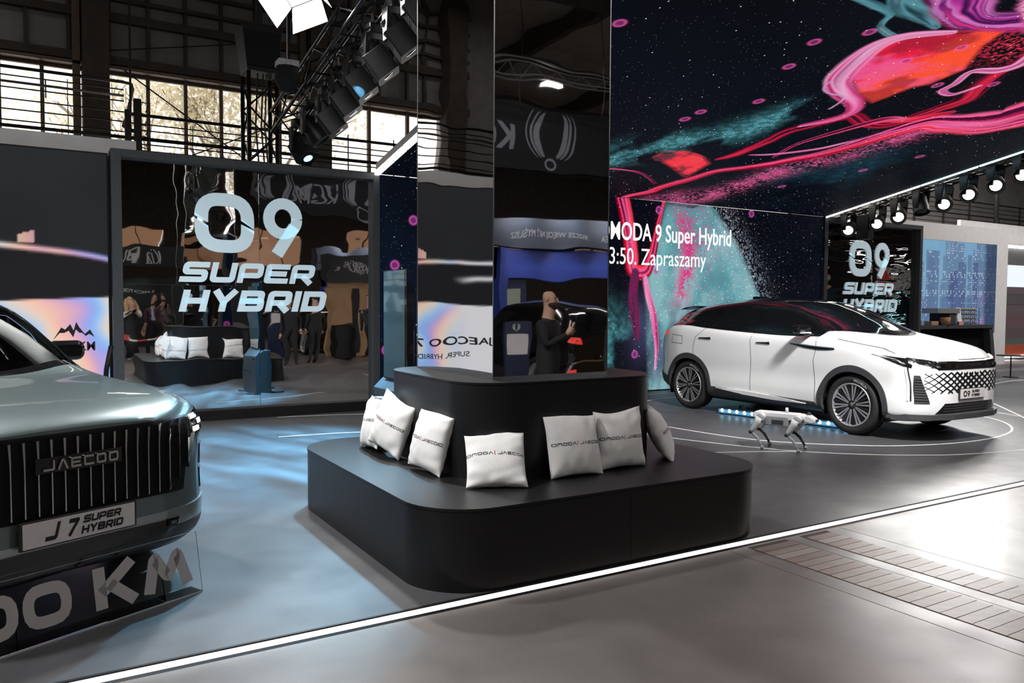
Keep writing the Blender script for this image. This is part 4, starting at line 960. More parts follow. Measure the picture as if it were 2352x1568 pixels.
for k, (y, z) in enumerate(LR):
    lab = 'dark unlit moving head lamp between lit ones on the right truss' if k == 3 else 'lit white moving head lamp on the right truss, %s from its lower end' % names[k]
    d = Vector((-.75, -.45, -.42)) if k != 3 else Vector((-.2, -.3, -.9))
    moving_head(lab, (15.25, y, z), d, 1.0, M_lens if k != 3 else M_lensoff, GR, False, .34 if k else .30)
    if k != 3:
        p = Vector((15.25, y, z))+d.normalized()*.24
        spot('lamp_beam', p, (12.2-.25*k, 4.6+.22*k, .0), 270, 66, .8, (1, .98, .96), .12)
t = thing('black_box', 'black rectangular control box hanging between lamps on the right truss', 'box', (15.3, 10.72, 3.05))
B(-.10, .10, -.14, .14, 0, .52).build('body', M_black, t, bevel=.008); MB().tube((0, 0, .5), (0, 0, .66), .02).build('hanger', M_black, t)
# blue wash on the left part of the floor
spot('blue_wash', (3.3, 9.0, 4.15), (2.0, 8.6, 0), 12000, 62, .9, (.20, .62, 1.0), .12, (3, 22, 3))
spot('blue_wash', (3.3, 7.9, 4.35), (1.15, 5.3, 0), 13000, 36, .9, (.34, .72, 1.0), .15)

# bright flood lamp with four flaps at the top of the picture
def flood(label, loc, d, sc, power, spin=45):
    t = thing('flood_lamp', label, 'flood lamp', loc, group='white flood lamps with flaps')
    q = Vector(d).to_track_quat('Z', 'X').to_matrix().to_4x4() @ Matrix.Rotation(R(spin), 4, 'Z')
    B(-.22*sc, .22*sc, -.22*sc, .22*sc, -.16*sc, 0).xf(q).build('housing', M_head, t, bevel=.01)
    B(-.21*sc, .21*sc, -.21*sc, .21*sc, .0, .006).xf(q).build('panel', glow('flood_panel', (1, .99, .98), 9.0), t)
    M_fl = mat('white_flap', (.75, .76, .78), .35, var=.03)
    for k in range(4):
        mb = MB(); mb.add([(-.22*sc, .225*sc, .0), (.22*sc, .225*sc, .0), (.27*sc, .42*sc, .30*sc), (-.27*sc, .42*sc, .30*sc), (-.22*sc, .231*sc, -.004), (.22*sc, .231*sc, -.004), (.27*sc, .426*sc, .297*sc), (-.27*sc, .426*sc, .297*sc)],
                          [(0, 1, 2, 3), (4, 7, 6, 5), (0, 4, 5, 1), (1, 5, 6, 2), (2, 6, 7, 3), (3, 7, 4, 0)])
        mb.xf(q @ Matrix.Rotation(R(90*k), 4, 'Z')).build('flap', M_fl, t)
    MB().tube((0, 0, .1), (0, 0, 4.0), .02, 8).build('pole', M_black, t)
    l = area('flood_light', Vector(loc)+Vector(d).normalized()*.02*sc, .4*sc, .4*sc, power, (1, .99, .98)); l.rotation_euler = Vector(d).to_track_quat('-Z', 'Y').to_euler()
    return t
flood('bright white flood lamp with open flaps at the top left', (2.50, 8.7, 5.02), (-.35, -.55, -.78), .82, 240, 20)
flood('unseen flood lamp added before the stand to brighten the white car', (6.6, 2.2, 5.6), (2.6, 5.9, -5.0), .9, 40)  # added lamp out of view, fills the white car
spot('car_fill_beam', (6.65, 2.4, 5.45), (9.2, 8.0, .6), 3700, 50, .6, (1, .99, .98), .35)  # added fill beam, lifts the car's near flank
flood('second flood lamp hanging high over the grey car, out of frame', (-.6, 6.2, 5.4), (.2, -.1, -1), .9, 260)
flood('third flood lamp hanging high left of the grey car', (-2.6, 4.6, 5.4), (.4, 0, -1), .9, 260)

# ------------------------------------------------------------------ robot dog
M_rw = mat('robot_white', (.60, .60, .60), .4, var=.04); M_rg = mat('robot_grey', (.22, .235, .25), .45, var=.05); M_rd = mat('robot_dark', (.03, .03, .032), .5)
dog = thing('robot_dog', 'white and grey four-legged robot dog standing beside the white car', 'robot', (7.17, 6.0, 0), R(-67))
bd = MB(); bd.prism([(-.30, .335), (-.32, .38), (-.28, .415), (.18, .415), (.26, .40), (.27, .36), (.22, .335)], -.075, .075, 'y').build('body', M_rw, dog, bevel=.012)
B(-.17, .09, -.088, .088, .265, .375).build('battery', M_rg, dog, bevel=.01); B(-.09, .04, -.092, -.086, .285, .335).build('battery_handle', M_rd, dog, bevel=.003)
hd = MB().prism([(.24, .335), (.24, .405), (.30, .41), (.37, .37), (.38, .335), (.34, .315)], -.065, .065, 'y').build('head', M_rw, dog, bevel=.014)
B(.365, .386, -.05, .05, .335, .365).build('face_glass', M_rd, hd, bevel=.004); MB().lathe([(0, .41), (.022, .41), (.026, .425), (.0, .445)], 14, Matrix.Translation((.29, 0, 0))).build('sensor', M_rd, hd)
MB().lathe([(0, .41), (.018, .41), (.016, .47), (0, .47)], 12, Matrix.Translation((.05, 0, 0))).build('antenna', M_rw, dog, smooth=True)
for x in (-.20, .20):
    for s in (-1, 1):
        y = s*.135
        th = MB().path([(x, y, .355), (x-.03, y, .30), (x-.085, y, .215), (x-.105, y, .185)], [.052, .045, .028, .022], 12).build('thigh', M_rw, dog, smooth=True)
        MB().sphere((x, y+s*.012, .345), (.052, .03, .052)).build('hip_motor', M_rg, th, smooth=True)
        MB().tube((x, s*.06, .36), (x, y, .36), .042, 14).build('hip_joint', M_rw, th, smooth=True)
        MB().tube((x-.105, y-.026, .185), (x-.105, y+.026, .185), .021, 12).build('knee', M_rd, th, smooth=True)
        sh = MB().path([(x-.105, y, .185), (x-.04, y, .13), (x+.005, y, .06), (x+.02, y, .022)], [.016, .015, .012, .012], 10).build('shank', M_rg if s < 0 else M_rd, dog, smooth=True)
        MB().sphere((x+.022, y, .022), .022).build('foot', M_rg, sh, smooth=True)

# ------------------------------------------------------------------ light bars on the floor under the white car
M_bl = glow('blue_bar_lens', (.30, .72, 1.0), 4.0)
for k, (p, q, lab) in enumerate((((8.72, 8.45), (8.86, 7.42), 'floor light bar with blue lamps between the white car wheels, rear one'), ((8.90, 7.30), (9.06, 6.45), 'floor light bar with blue lamps just behind the front wheel of the white car'))):
    p = Vector((*p, 0)); q = Vector((*q, 0)); L = (q-p).length; ang = math.atan2(q.y-p.y, q.x-p.x)
    t = thing('light_bar', lab, 'light bar', p, ang, 'blue floor light bars')
    B(0, L, -.035, .035, .015, .105).build('housing', M_head, t, bevel=.006); B(.05, .12, -.06, .06, 0, .02).build('foot', M_head, t); B(L-.12, L-.05, -.06, .06, 0, .02).build('foot', M_head, t)
    MB().path([(L*.3, .06, .11), (L*.33, .02, .15), (L*.42, -.02, .15), (L*.45, .06, .11)], .015, 8).build('bracket', M_head, t)
    n = 8 if k == 0 else 7
    lm = MB().lathe([(0, .003), (.026, .001), (.030, -.004)], 16, Matrix.Rotation(R(90), 4, 'X')).data('lens', M_bl, True)
    for i in range(n): link('lens', lm, t, (.07+(L-.14)*i/(n-1), -.036, .062))
    a_ = area('bar_light', (p+q)/2+Vector((-.06, 0, .05)), L, .05, 3, (.2, .6, 1.0), (R(75), 0, ang))

# ------------------------------------------------------------------ clear acrylic sign before the grey car
M_acr = mat('clear_acrylic', (.97, .98, .98), .02, var=0, trans=1., ior=1.12, spec=.4)
M_acre = mat('acrylic_edge', (.75, .82, .85), .1, var=0, trans=.4, spec=.8)
t = thing('acrylic_sign', 'clear acrylic stand with large grey 1200 KM digits on the floor before the grey car', 'sign', (.771, 4.589, 0), R(25))
B(-1.9, 0, 0, .12, .001, .009).build('base_plate', M_acr, t)
B(-1.9, 0, -.0015, -.0003, .001, .009).build('base_edge', M_acre, t)
TL = Matrix.Rotation(R(-10), 4, 'X')
B(-1.9, 0, .0, .005, .01, .335).xf(TL).build('sheet', M_acr, t)
B(0.0003, .0015, .0, .005, .01, .335).xf(TL).build('sheet_edge', M_acre, t)
B(-1.9, 0, .0, .005, .3352, .3366).xf(TL).build('sheet_edge', M_acre, t)
for x in (-.22, -.95): MB().prism([(.006, .01), (.115, .01), (.062, .25)], x-.003, x+.003, 'x').build('brace', M_acr, t)
M_sign = mat('grey_sign_letter', (.38, .36, .35), .55, var=.02)
SM = lambda x, z: Matrix(TL) @ axes((x, -.0025, z), (1, 0, 0), (0, 0, 1))
W_ = dict(t=.27, gap=.1, r=.22, style=1)
put_word('letter', word('M', 1.25, **W_), SM(-.338, .075), .285, .205, M_sign, t, .002)
put_word('letter', word('K', 1.0, **W_), SM(-.588, .075), .225, .205, M_sign, t, .002)
put_word('letter', word('O', 1.2, **W_), SM(-.918, .075), .22, .205, M_sign, t, .002)
put_word('letter', word('O', 1.2, **W_), SM(-1.158, .075), .22, .205, M_sign, t, .002)
place_text('letter', '12', M_sign, t, SM(-1.50, .075), width=.31, height=.205, ext=.001, off=.03)
# ================================================================== CARS
from mathutils.bvhtree import BVHTree
def pch(T, x):
    xs = np.array([p[0] for p in T], float); ys = np.array([p[1] for p in T], float); h = np.diff(xs); d = np.diff(ys)/h
    mm = np.zeros(len(xs)); mm[0] = d[0]; mm[-1] = d[-1]
    for i in range(1, len(xs)-1):
        if d[i-1]*d[i] > 0:
            w1 = 2*h[i]+h[i-1]; w2 = h[i]+2*h[i-1]; mm[i] = (w1+w2)/(w1/d[i-1]+w2/d[i])
    x = np.clip(x, xs[0], xs[-1]); k = np.clip(np.searchsorted(xs, x)-1, 0, len(h)-1); t = (x-xs[k])/h[k]
    return ys[k]*(1+2*t)*(1-t)**2+mm[k]*h[k]*t*(1-t)**2+ys[k+1]*t*t*(3-2*t)+mm[k+1]*h[k]*t*t*(t-1)
def cr(P, n):
    P = np.array(P, float); out = []
    for i in range(len(P)-1):
        p0 = P[i-1] if i > 0 else 2*P[0]-P[1]; p1 = P[i]; p2 = P[i+1]; p3 = P[i+2] if i+2 < len(P) else 2*P[-1]-P[-2]
        l0 = np.linalg.norm(p1-p0)**.5+1e-6; l1 = np.linalg.norm(p2-p1)**.5+1e-6; l2 = np.linalg.norm(p3-p2)**.5+1e-6
        t0 = 0; t1 = l0; t2 = t1+l1; t3 = t2+l2
        for k in range(n):
            t = t1+(t2-t1)*k/n
            A1 = (t1-t)/(t1-t0)*p0+(t-t0)/(t1-t0)*p1; A2 = (t2-t)/(t2-t1)*p1+(t-t1)/(t2-t1)*p2; A3 = (t3-t)/(t3-t2)*p2+(t-t2)/(t3-t2)*p3
            B1 = (t2-t)/(t2-t0)*A1+(t-t0)/(t2-t0)*A2; B2 = (t3-t)/(t3-t1)*A2+(t-t1)/(t3-t1)*A3
            out.append((t2-t)/(t2-t1)*B1+(t-t1)/(t2-t1)*B2)
    out.append(P[-1]); return np.array(out)
class Shell:
    """lofted car skin; y runs along the car (front = small y), x to both sides"""
    def __init__(s, ys, sec, nseg=5, capcols=24):
        rows = [cr(sec(y), nseg) for y in ys]; m_ = len(rows[0]); V = []; F = []
        for y, r in zip(ys, rows):
            V += [(-p[0], y, p[1]) for p in r[::-1]]+[(p[0], y, p[1]) for p in r[1:]]
        w_ = 2*m_-1
        for i in range(len(ys)-1):
            for j in range(w_-1): F.append((i*w_+j, i*w_+j+1, (i+1)*w_+j+1, (i+1)*w_+j))
        for ri, flip in ((0, False), (len(ys)-1, True)):
            y = ys[ri]; r = rows[ri]; n0 = len(V)
            for p in r:
                for c in range(capcols+1): V.append((p[0]*(1-2*c/capcols), y, p[1]))
            for j in range(m_-1):
                for c in range(capcols):
                    q = (n0+j*(capcols+1)+c, n0+j*(capcols+1)+c+1, n0+(j+1)*(capcols+1)+c+1, n0+(j+1)*(capcols+1)+c); F.append(q if flip else q[::-1])
        s.V = np.array(V); s.F = F
        me = mesh_data('tmp', V, F, M_black); bm = bmesh.new(); bm.from_mesh(me)
        bmesh.ops.remove_doubles(bm, verts=bm.verts, dist=1e-4); bmesh.ops.dissolve_degenerate(bm, edges=bm.edges, dist=1e-4)
        bmesh.ops.recalc_face_normals(bm, faces=bm.faces); bm.verts.ensure_lookup_table(); bm.normal_update()
        s.V = np.array([v.co[:] for v in bm.verts]); s.N = np.array([v.normal[:] for v in bm.verts]); s.F = [[v.index for v in f.verts] for f in bm.faces]
        s.bvh = BVHTree.FromBMesh(bm); bm.free(); bpy.data.meshes.remove(me)
    @staticmethod
    def cut(A, polys, fn):
        val = fn(A[:, 0], A[:, 1], A[:, 2]); out = []; newv = []; cache = {}
        for f in polys:
            vs = val[f]
            if (vs >= 0).all(): out.append(f); continue
            if (vs < 0).all(): continue
            g = []
            for i in range(len(f)):
                a, b = f[i], f[(i+1) % len(f)]; va, vb = vs[i], vs[(i+1) % len(f)]
                if va >= 0: g.append(a)
                if (va >= 0) != (vb >= 0):
                    k = (a, b) if a < b else (b, a)
                    if k not in cache:
                        t = val[k[0]]/(val[k[0]]-val[k[1]]); cache[k] = len(A)+len(newv); newv.append(A[k[0]]*(1-t)+A[k[1]]*t)
                    g.append(cache[k])
            if len(g) > 2: out.append(g)
        if newv: A = np.vstack([A, newv])
        return A, out
    def clip(s, funcs, off=0., outs=()):
        """keep where every func >= 0, then take out each region of outs (a list of funcs, all >= 0 inside)"""
        A = np.hstack([s.V, s.N]); polys = s.F
        for fn in funcs: A, polys = s.cut(A, polys, fn)
        for reg in outs:
            rest = polys; keep = []
            for fn in reg:
                A, neg = s.cut(A, rest, lambda x, y, z, fn=fn: -fn(x, y, z)-1e-9); keep += neg
                A, rest = s.cut(A, rest, fn)
            polys = keep
        used = sorted({i for f in polys for i in f}); mp = {u: i for i, u in enumerate(used)}
        Q = A[used]; nn = Q[:, 3:]/(np.linalg.norm(Q[:, 3:], axis=1)[:, None]+1e-9)
        return Q[:, :3]+nn*off, [[mp[i] for i in f] for f in polys]
    def patch(s, name, funcs, mt, parent, off=.003, outs=()):
        V, F = s.clip(funcs, off, outs)
        return link(name, mesh_data(name, V, F, mt, True), parent)
    def cast(s, p, d):
        h = s.bvh.ray_cast(Vector(p), Vector(d)); return h[0], h[1]
    def decal(s, name, V2, F, mt, parent, side='F', off=.004, inn=.003, thick=True):
        """flat lettering or strips laid on the skin; side F front, B rear, R/L flanks, T top"""
        org = {'F': lambda p: ((p[0], -9, p[1]), (0, 1, 0)), 'B': lambda p: ((p[0], 9, p[1]), (0, -1, 0)), 'R': lambda p: ((4, p[0], p[1]), (-1, 0, 0)), 'L': lambda p: ((-4, p[0], p[1]), (1, 0, 0)), 'T': lambda p: ((p[0], p[1], 5), (0, 0, -1))}[side]
        A = []; Bv = []; ok = []
        for p in V2:
            o_, d_ = org(p); h, n = s.cast(o_, d_)
            if h is None: ok.append(False); A.append(Vector((0, 0, 0))); Bv.append(Vector((0, 0, 0))); continue
            d_ = Vector(d_); n = n if n.dot(d_) < 0 else -n; ok.append(True); A.append(h+n*off); Bv.append(h-n*inn)
        F = [f for f in F if all(ok[i] for i in f)]; n = len(V2); G = list(F)
        cnt = {}
        for f in F:
            for i in range(len(f)):
                e = (f[i], f[(i+1) % len(f)]); cnt.setdefault(tuple(sorted(e)), []).append(e)
        if thick:
            for k, es in cnt.items():
                if len(es) == 1: a, b = es[0]; G.append((b, a, a+n, b+n))
        return link(name, mesh_data(name, A+Bv, G, mt, False), parent)
def dense(P, step=.03, closed=False):
    out = []; N = len(P)
    for i in range(N if closed else N-1):
        a = np.array(P[i], float); b = np.array(P[(i+1) % N], float); k = max(1, int(np.linalg.norm(b-a)/step))
        out += [tuple(a+(b-a)*t/k) for t in range(k)]
    if not closed: out.append(tuple(P[-1]))
    return out
def strip(P, t, step=.03, closed=False): return ribbon(dense(P, step, closed), t, closed)
def varstrip(P, Wd, step=.03):
    """strip with varying width"""
    Q = dense(P, step); n = len(Q); W2 = np.interp(np.linspace(0, 1, n), np.linspace(0, 1, len(Wd)), Wd); L, F = ribbon(Q, 1.)
    V = [np.array(Q[i])+(np.array(L[i])-np.array(Q[i]))*W2[i] for i in range(n)]+[np.array(Q[i])+(np.array(L[n+i])-np.array(Q[i]))*W2[i] for i in range(n)]
    return V, F
def gridpoly(P, nx=10, nz=6):
    """four-cornered region filled with a grid: P = bottom-left, bottom-right, top-right, top-left"""
    P = [np.array(p, float) for p in P]; V = []; F = []
    for j in range(nz+1):
        for i in range(nx+1):
            u, v = i/nx, j/nz; V.append((P[0]*(1-u)+P[1]*u)*(1-v)+(P[3]*(1-u)+P[2]*u)*v)
    F = [(j*(nx+1)+i, j*(nx+1)+i+1, (j+1)*(nx+1)+i+1, (j+1)*(nx+1)+i) for j in range(nz) for i in range(nx)]
    return V, F
half = lambda a, b: (lambda x, y, z: (b[0]-a[0])*(z-a[1])-(b[1]-a[1])*(y-a[0]))     # left of the line a->b in (y, z)
def poly_side(P): return [half(P[i], P[(i+1) % len(P)]) for i in range(len(P))]     # counter-clockwise in (y, z)
RIGHT = lambda x, y, z: x-.35
LEFT = lambda x, y, z: -x-.35

M_tyre = mat('tyre_rubber', (.013, .013, .013), .72, var=.1); M_rimd = mat('rim_black', (.012, .012, .013), .25, var=0, coat=.5)
M_rims = mat('rim_machined', (.70, .70, .72), .35, metal=.85, var=.02); M_gls = mat('car_glass', (.006, .007, .008), .03, var=0, coat=1.0, spec=.8)
M_clad = mat('grey_cladding', (.045, .046, .05), .55, var=.06); M_gap = mat('panel_gap', (.05, .05, .05), .8, var=0)
M_chrome = mat('chrome', (.72, .73, .75), .12, metal=1, var=0)
def wheel(parent, x, y, rad, rim, side, spokes=20, width=.24, detail=True):
    """wheel centred at height rad; side = +1/-1 gives the outer face"""
    M = Matrix.Translation((x, y, rad)) @ Matrix.Rotation(R(90*side), 4, 'Y')
    h = width/2
    prof = [(rim, -h*.9), (rad-.035, -h), (rad-.008, -h*.8), (rad, -h*.45), (rad, h*.45), (rad-.008, h*.8), (rad-.035, h), (rim+.012, h*.96), (rim, h*.80)]
    wh = MB().lathe(prof, 48, M).build('wheel', M_tyre, parent, smooth=True)
    MB().lathe([(rim*.96, -h*.9), (rim+.002, h*.80), (rim+.004, h*.97), (rim-.012, h*.97), (rim-.03, h*.7), (rim*.9, -h*.9)], 48, M, True).build('rim_lip', M_rims, wh, smooth=True)
    MB().lathe([(0, h*.25), (rim*.9, h*.15), (rim*.93, -h*.6), (0, -h*.6)], 32, M).build('brake_disc', M_rimd, wh)
    if not detail: return wh
    MB().lathe([(0, h*.86), (.035, h*.86), (.045, h*.78), (.06, h*.4), (0, h*.4)], 20, M).build('hub', M_rimd, wh, smooth=True)
    MB().lathe([(0, h*.885), (.026, h*.88), (.028, h*.85)], 18, M).build('hub_cap', M_steelg, wh, smooth=True)
    if side < 0:
        Vt, Ft = text_mesh('MICHELIN', .044, 0., .001); r_ = rim+.028
        link('tyre_lettering', mesh_data('tyre_lettering', [M @ Vector(((r_+p[1])*math.cos(-.12-p[0]/r_), (r_+p[1])*math.sin(-.12-p[0]/r_), h*.985+.003)) for p in Vt], Ft, mat('tyre_print', (.30, .30, .30), .7, var=0)), wh)
    sp = MB(); r0, r1 = .055, rim-.015
    sp.add([(r0, -.010, h*.74), (r0, .010, h*.74), (r1, .017, h*.90), (r1, -.017, h*.90), (r0, -.010, h*.5), (r0, .010, h*.5), (r1, .022, h*.55), (r1, -.022, h*.55)], [(0, 3, 2, 1), (4, 5, 6, 7), (0, 1, 5, 4), (1, 2, 6, 5), (2, 3, 7, 6), (3, 0, 4, 7)])
    me = sp.data('spoke', M_rimd)
    ed = MB(); ed.add([(r0, -.005, h*.765), (r0, .005, h*.765), (r1, .0125, h*.925), (r1, -.0125, h*.925), (r0, -.005, h*.7), (r0, .005, h*.7), (r1, .0125, h*.85), (r1, -.0125, h*.85)], [(0, 3, 2, 1), (4, 5, 6, 7), (0, 1, 5, 4), (1, 2, 6, 5), (2, 3, 7, 6), (3, 0, 4, 7)])
    me2 = ed.data('spoke_face', M_rims)
    for k in range(spokes):
        Q = M @ Matrix.Rotation(2*math.pi*k/spokes+(.06 if k % 2 else -.06), 4, 'Z')
        o = link('spoke_face', me2, wh); o.matrix_local = Q
        if k % 2 == 0:
            Q2 = M @ Matrix.Rotation(2*math.pi*(k+.5)/spokes, 4, 'Z'); o = link('spoke', me, wh); o.matrix_local = Q2
    return wh
def well(parent, x0, x1, y, z, Rr):
    """dark wheel housing: open half drum"""
    mb = MB(); n = 20; V = []; F = []
    for i in range(n+1):
        t = math.pi*(-.12+1.24*i/n); V += [(x0, y+Rr*math.cos(t), z+Rr*math.sin(t)), (x1, y+Rr*math.cos(t), z+Rr*math.sin(t))]
    F = [(2*i, 2*i+1, 2*i+3, 2*i+2) for i in range(n)]; c = len(V); V.append((x0, y, z)); F += [(c, 2*i, 2*i+2) for i in range(n)]
    mb.add(V, F).build('wheel_housing', M_black, parent)

# ------------------------------------------------------------------ the white car (front towards the hall)
M_wht = mat('pearl_white_paint', (.80, .80, .80), .35, var=.012, coat=1.0)
CXW, CYW = 9.68, 7.70
def build_white():
    T_W = [(5.30, .40), (5.33, .56), (5.38, .70), (5.46, .81), (5.58, .90), (5.75, .945), (6.2, .965), (7.4, .955), (8.6, .965), (9.3, .965), (9.6, .93), (9.8, .86), (9.95, .74), (10.03, .58)]
    T_belt = [(5.30, .95), (5.45, .985), (5.7, 1.045), (5.95, 1.095), (6.3, 1.165), (6.74, 1.222), (7.3, 1.215), (7.9, 1.232), (8.85, 1.28), (9.25, 1.31), (9.55, 1.295), (9.8, 1.20), (9.95, 1.10), (10.03, 1.02)]
    T_top = [(5.30, .99), (5.34, 1.03), (5.42, 1.085), (5.55, 1.14), (5.8, 1.185), (6.15, 1.232), (6.35, 1.285), (6.7, 1.435), (7.05, 1.575), (7.4, 1.675), (7.8, 1.715), (8.3, 1.722), (8.8, 1.69), (9.3, 1.615), (9.6, 1.545), (9.72, 1.42), (9.9, 1.22), (10.03, 1.06)]
    T_zr = [(5.30, .975), (5.38, 1.01), (5.5, 1.06), (5.8, 1.13), (6.2, 1.20), (6.55, 1.25), (6.74, 1.30), (6.95, 1.42), (7.15, 1.515), (7.35, 1.58), (7.7, 1.625), (8.1, 1.632), (8.6, 1.605), (9.1, 1.55), (9.5, 1.47), (9.7, 1.36), (9.9, 1.19), (10.03, 1.045)]
    T_wr = [(5.30, .30), (5.4, .52), (5.6, .68), (5.9, .75), (6.4, .80), (6.74, .83), (6.95, .79), (7.15, .75), (7.35, .72), (7.7, .695), (8.3, .685), (8.8, .675), (9.3, .655), (9.6, .64), (9.9, .58), (10.03, .45)]
    T_zb = [(5.30, .30), (5.5, .25), (6, .22), (9.2, .22), (9.8, .30), (10.03, .40)]
    ys = sorted(set(list(np.linspace(5.30, 5.6, 13))+list(np.linspace(5.6, 9.5, 92))+list(np.linspace(9.5, 10.03, 15))))
    def sec(yl):
        y = yl+CYW; Wd = float(pch(T_W, y)); zb = float(pch(T_zb, y)); be = float(pch(T_belt, y)); tp = float(pch(T_top, y)); zr = float(pch(T_zr, y)); wr = min(float(pch(T_wr, y)), Wd-.06)
        wbelt = max(Wd-.075, wr+.02)
        return [(0, zb), (Wd*.8, zb), (Wd-.035, zb+.07), (Wd-.004, zb+.22), (Wd-.012, .66), (Wd, .90 if be > 1 else be-.08), (Wd-.02, be-.06), (wbelt, be), (wbelt*.55+wr*.45-.0, be*.62+zr*.38), (wr, zr), (wr*.72, zr+(tp-zr)*.62), (wr*.38, zr+(tp-zr)*.92), (0, tp)]
    sh = Shell([y-CYW for y in ys], sec, 5)
    t = thing('white_car', 'white SUV with black roof parked on the stand under the lamps', 'car', (CXW, CYW, 0), 0)
    # local x is mirrored: near flank (small world X) is local -x
    YF, YR, RW = 6.255-CYW, 9.135-CYW, .375; RA = .435
    arch = lambda yc: (lambda x, y, z: np.where(np.abs(x) > .5, np.hypot(y-yc, z-.37)-RA, .1))
    V, F = sh.clip([arch(YF), arch(YR)]); link('body_shell', mesh_data('body_shell', V, F, M_wht, True), t)
    belt = lambda x, y, z: z-pch(T_belt, y+CYW)+.012
    cowl = lambda x, y, z: (y+CYW)-(6.13+.62*(np.abs(x)/.88)**2)
    rearb = lambda x, y, z: z-(1.30-.0*y)
    sh.patch('roof_and_pillars', [cowl, belt], M_blackg, t, .003)
    gl = .0062
    for S_ in (LEFT, RIGHT):
        sg = [(8.66, 1.285), (8.96, 1.305), (9.27, 1.335), (9.05, 1.455), (8.70, 1.525)]
        for P in ([(y-CYW, z) for y, z in [(8.86, 1.30), (9.28, 1.335), (9.05, 1.46), (8.74, 1.53)][::-1]], [(y-CYW, z) for y, z in [(7.93, 1.262), (8.70, 1.288), (8.56, 1.535), (8.2, 1.572), (7.88, 1.580)][::-1]], [(y-CYW, z) for y, z in [(6.98, 1.25), (7.79, 1.258), (7.76, 1.580), (7.5, 1.560), (7.30, 1.52), (7.1, 1.42)][::-1]]):
            ar = sum(P[i][0]*P[(i+1) % len(P)][1]-P[(i+1) % len(P)][0]*P[i][1] for i in range(len(P)))
            if ar < 0: P = P[::-1]
            sh.patch('side_window', poly_side(P)+[S_], M_gls, t, gl)
    sh.patch('windscreen', [lambda x, y, z: (y+CYW)-(6.20+.62*(np.abs(x)/.88)**2), lambda x, y, z: 7.36-(y+CYW)+.0*x, lambda x, y, z: pch(T_wr, y+CYW)-.035-np.abs(x), lambda x, y, z: z-1.2], M_gls, t, gl)
    sh.patch('rear_window', [lambda x, y, z: (y+CYW)-9.60, lambda x, y, z: z-1.28, lambda x, y, z: .56-np.abs(x)], M_gls, t, gl)
    MB().prism([(9.42-CYW, 1.60), (9.62-CYW, 1.545), (9.72-CYW, 1.535), (9.60-CYW, 1.575)], -.60, .60, 'x').build('roof_spoiler', M_blackg, t, bevel=.006)
    MB().prism([(8.3-CYW, 1.722), (8.72-CYW, 1.70), (8.70-CYW, 1.755), (8.58-CYW, 1.752)], -.012, .012, 'x').build('antenna_fin', M_blackg, t)
    for s_, sd in ((-1, 'L'), (1, 'R')):
        for yc in (YF, YR):
            P = [(yc+(RA+.028)*math.cos(a), .37+(RA+.028)*math.sin(a)) for a in np.linspace(R(-14), R(194), 60)]
            V2, F2 = varstrip(P, [.065, .07, .085, .07, .065], .02); sh.decal('arch_cladding', V2, F2, M_clad, t, sd, .014, .03)
            well(t, s_*.55, s_*.93, yc, .37, RA+.004)
        V2, F2 = gridpoly([(6.72-CYW, .235), (8.70-CYW, .235), (8.69-CYW, .40), (6.79-CYW, .355)], 30, 4); sh.decal('sill_cladding', V2, F2, M_clad, t, sd, .012, .02)
        V2, F2 = varstrip([(8.52-CYW, .388), (8.1-CYW, .370), (7.3-CYW, .338), (6.92-CYW, .325)], [.006, .05, .05, .006]); sh.decal('sill_blade', V2, F2, M_wht, t, sd, .03, .02)
        V2, F2 = strip([(8.72-CYW, 1.29), (8.66-CYW, 1.40), (8.57-CYW, 1.545)], .007); sh.decal('pillar_glint', V2, F2, M_chrome, t, sd, .010, .002)  # chrome strip stands in for a reflection on the rear pillar
        V2, F2 = gridpoly([(9.58-CYW, .30), (9.93-CYW, .42), (9.97-CYW, .56), (9.60-CYW, .47)], 10, 4); sh.decal('rear_bumper_cladding', V2, F2, M_clad, t, sd, .01, .02)
        for P in ([(6.80-CYW, 1.215), (6.78-CYW, 1.05), (6.82-CYW, .9), (6.79-CYW, .6), (6.79-CYW, .37)], [(7.86-CYW, 1.235), (7.90-CYW, 1.12), (7.87-CYW, .85), (7.89-CYW, .6), (7.88-CYW, .40)], [(8.78-CYW, 1.28), (8.98-CYW, 1.12), (9.03-CYW, .95), (9.02-CYW, .86)], [(5.72-CYW, 1.045), (5.9-CYW, 1.10), (6.3-CYW, 1.16), (6.50-CYW, 1.19)],
                  [(9.27-CYW, 1.01), (9.27-CYW, 1.13), (9.50-CYW, 1.15), (9.52-CYW, 1.02), (9.27-CYW, 1.01)]):
            V2, F2 = strip(P, .007); sh.decal('panel_gap', V2, F2, M_gap, t, sd, .0015, .002, False)
        for y0, y1, z in ((8.66, 8.90, 1.115), (7.55, 7.78, 1.09)):
            V2, F2 = varstrip([(y0-CYW, z+.003), (y0+.05-CYW, z), (y1-CYW, z)], [.030, .022, .014]); sh.decal('door_handle', V2, F2, M_chrome, t, sd, .012, .002)
            V2, F2 = varstrip([(y0-CYW, z+.003), (y0+.03-CYW, z)], [.034, .034]); sh.decal('handle_recess', V2, F2, M_black, t, sd, .013, .002)
        V2, F2 = varstrip([(6.50-CYW, 1.062), (6.62-CYW, 1.060), (6.8-CYW, 1.068), (7.20-CYW, 1.10)], [.010, .045, .042, .006]); sh.decal('fender_trim', V2, F2, M_black, t, sd, .008, .002)
        V2, F2 = strip([(6.50-CYW, 1.072), (6.8-CYW, 1.086), (7.20-CYW, 1.105)], .012); sh.decal('fender_trim_chrome', V2, F2, M_chrome, t, sd, .014, .002)
        # mirror
        x0 = s_*.93
        mm = MB().prism(rrect(-.12, .13, -.05, .065, .045, 4), -.055, .055, 'y').xf(Matrix.Translation((x0+s_*.13, 6.93-CYW, 1.30)))
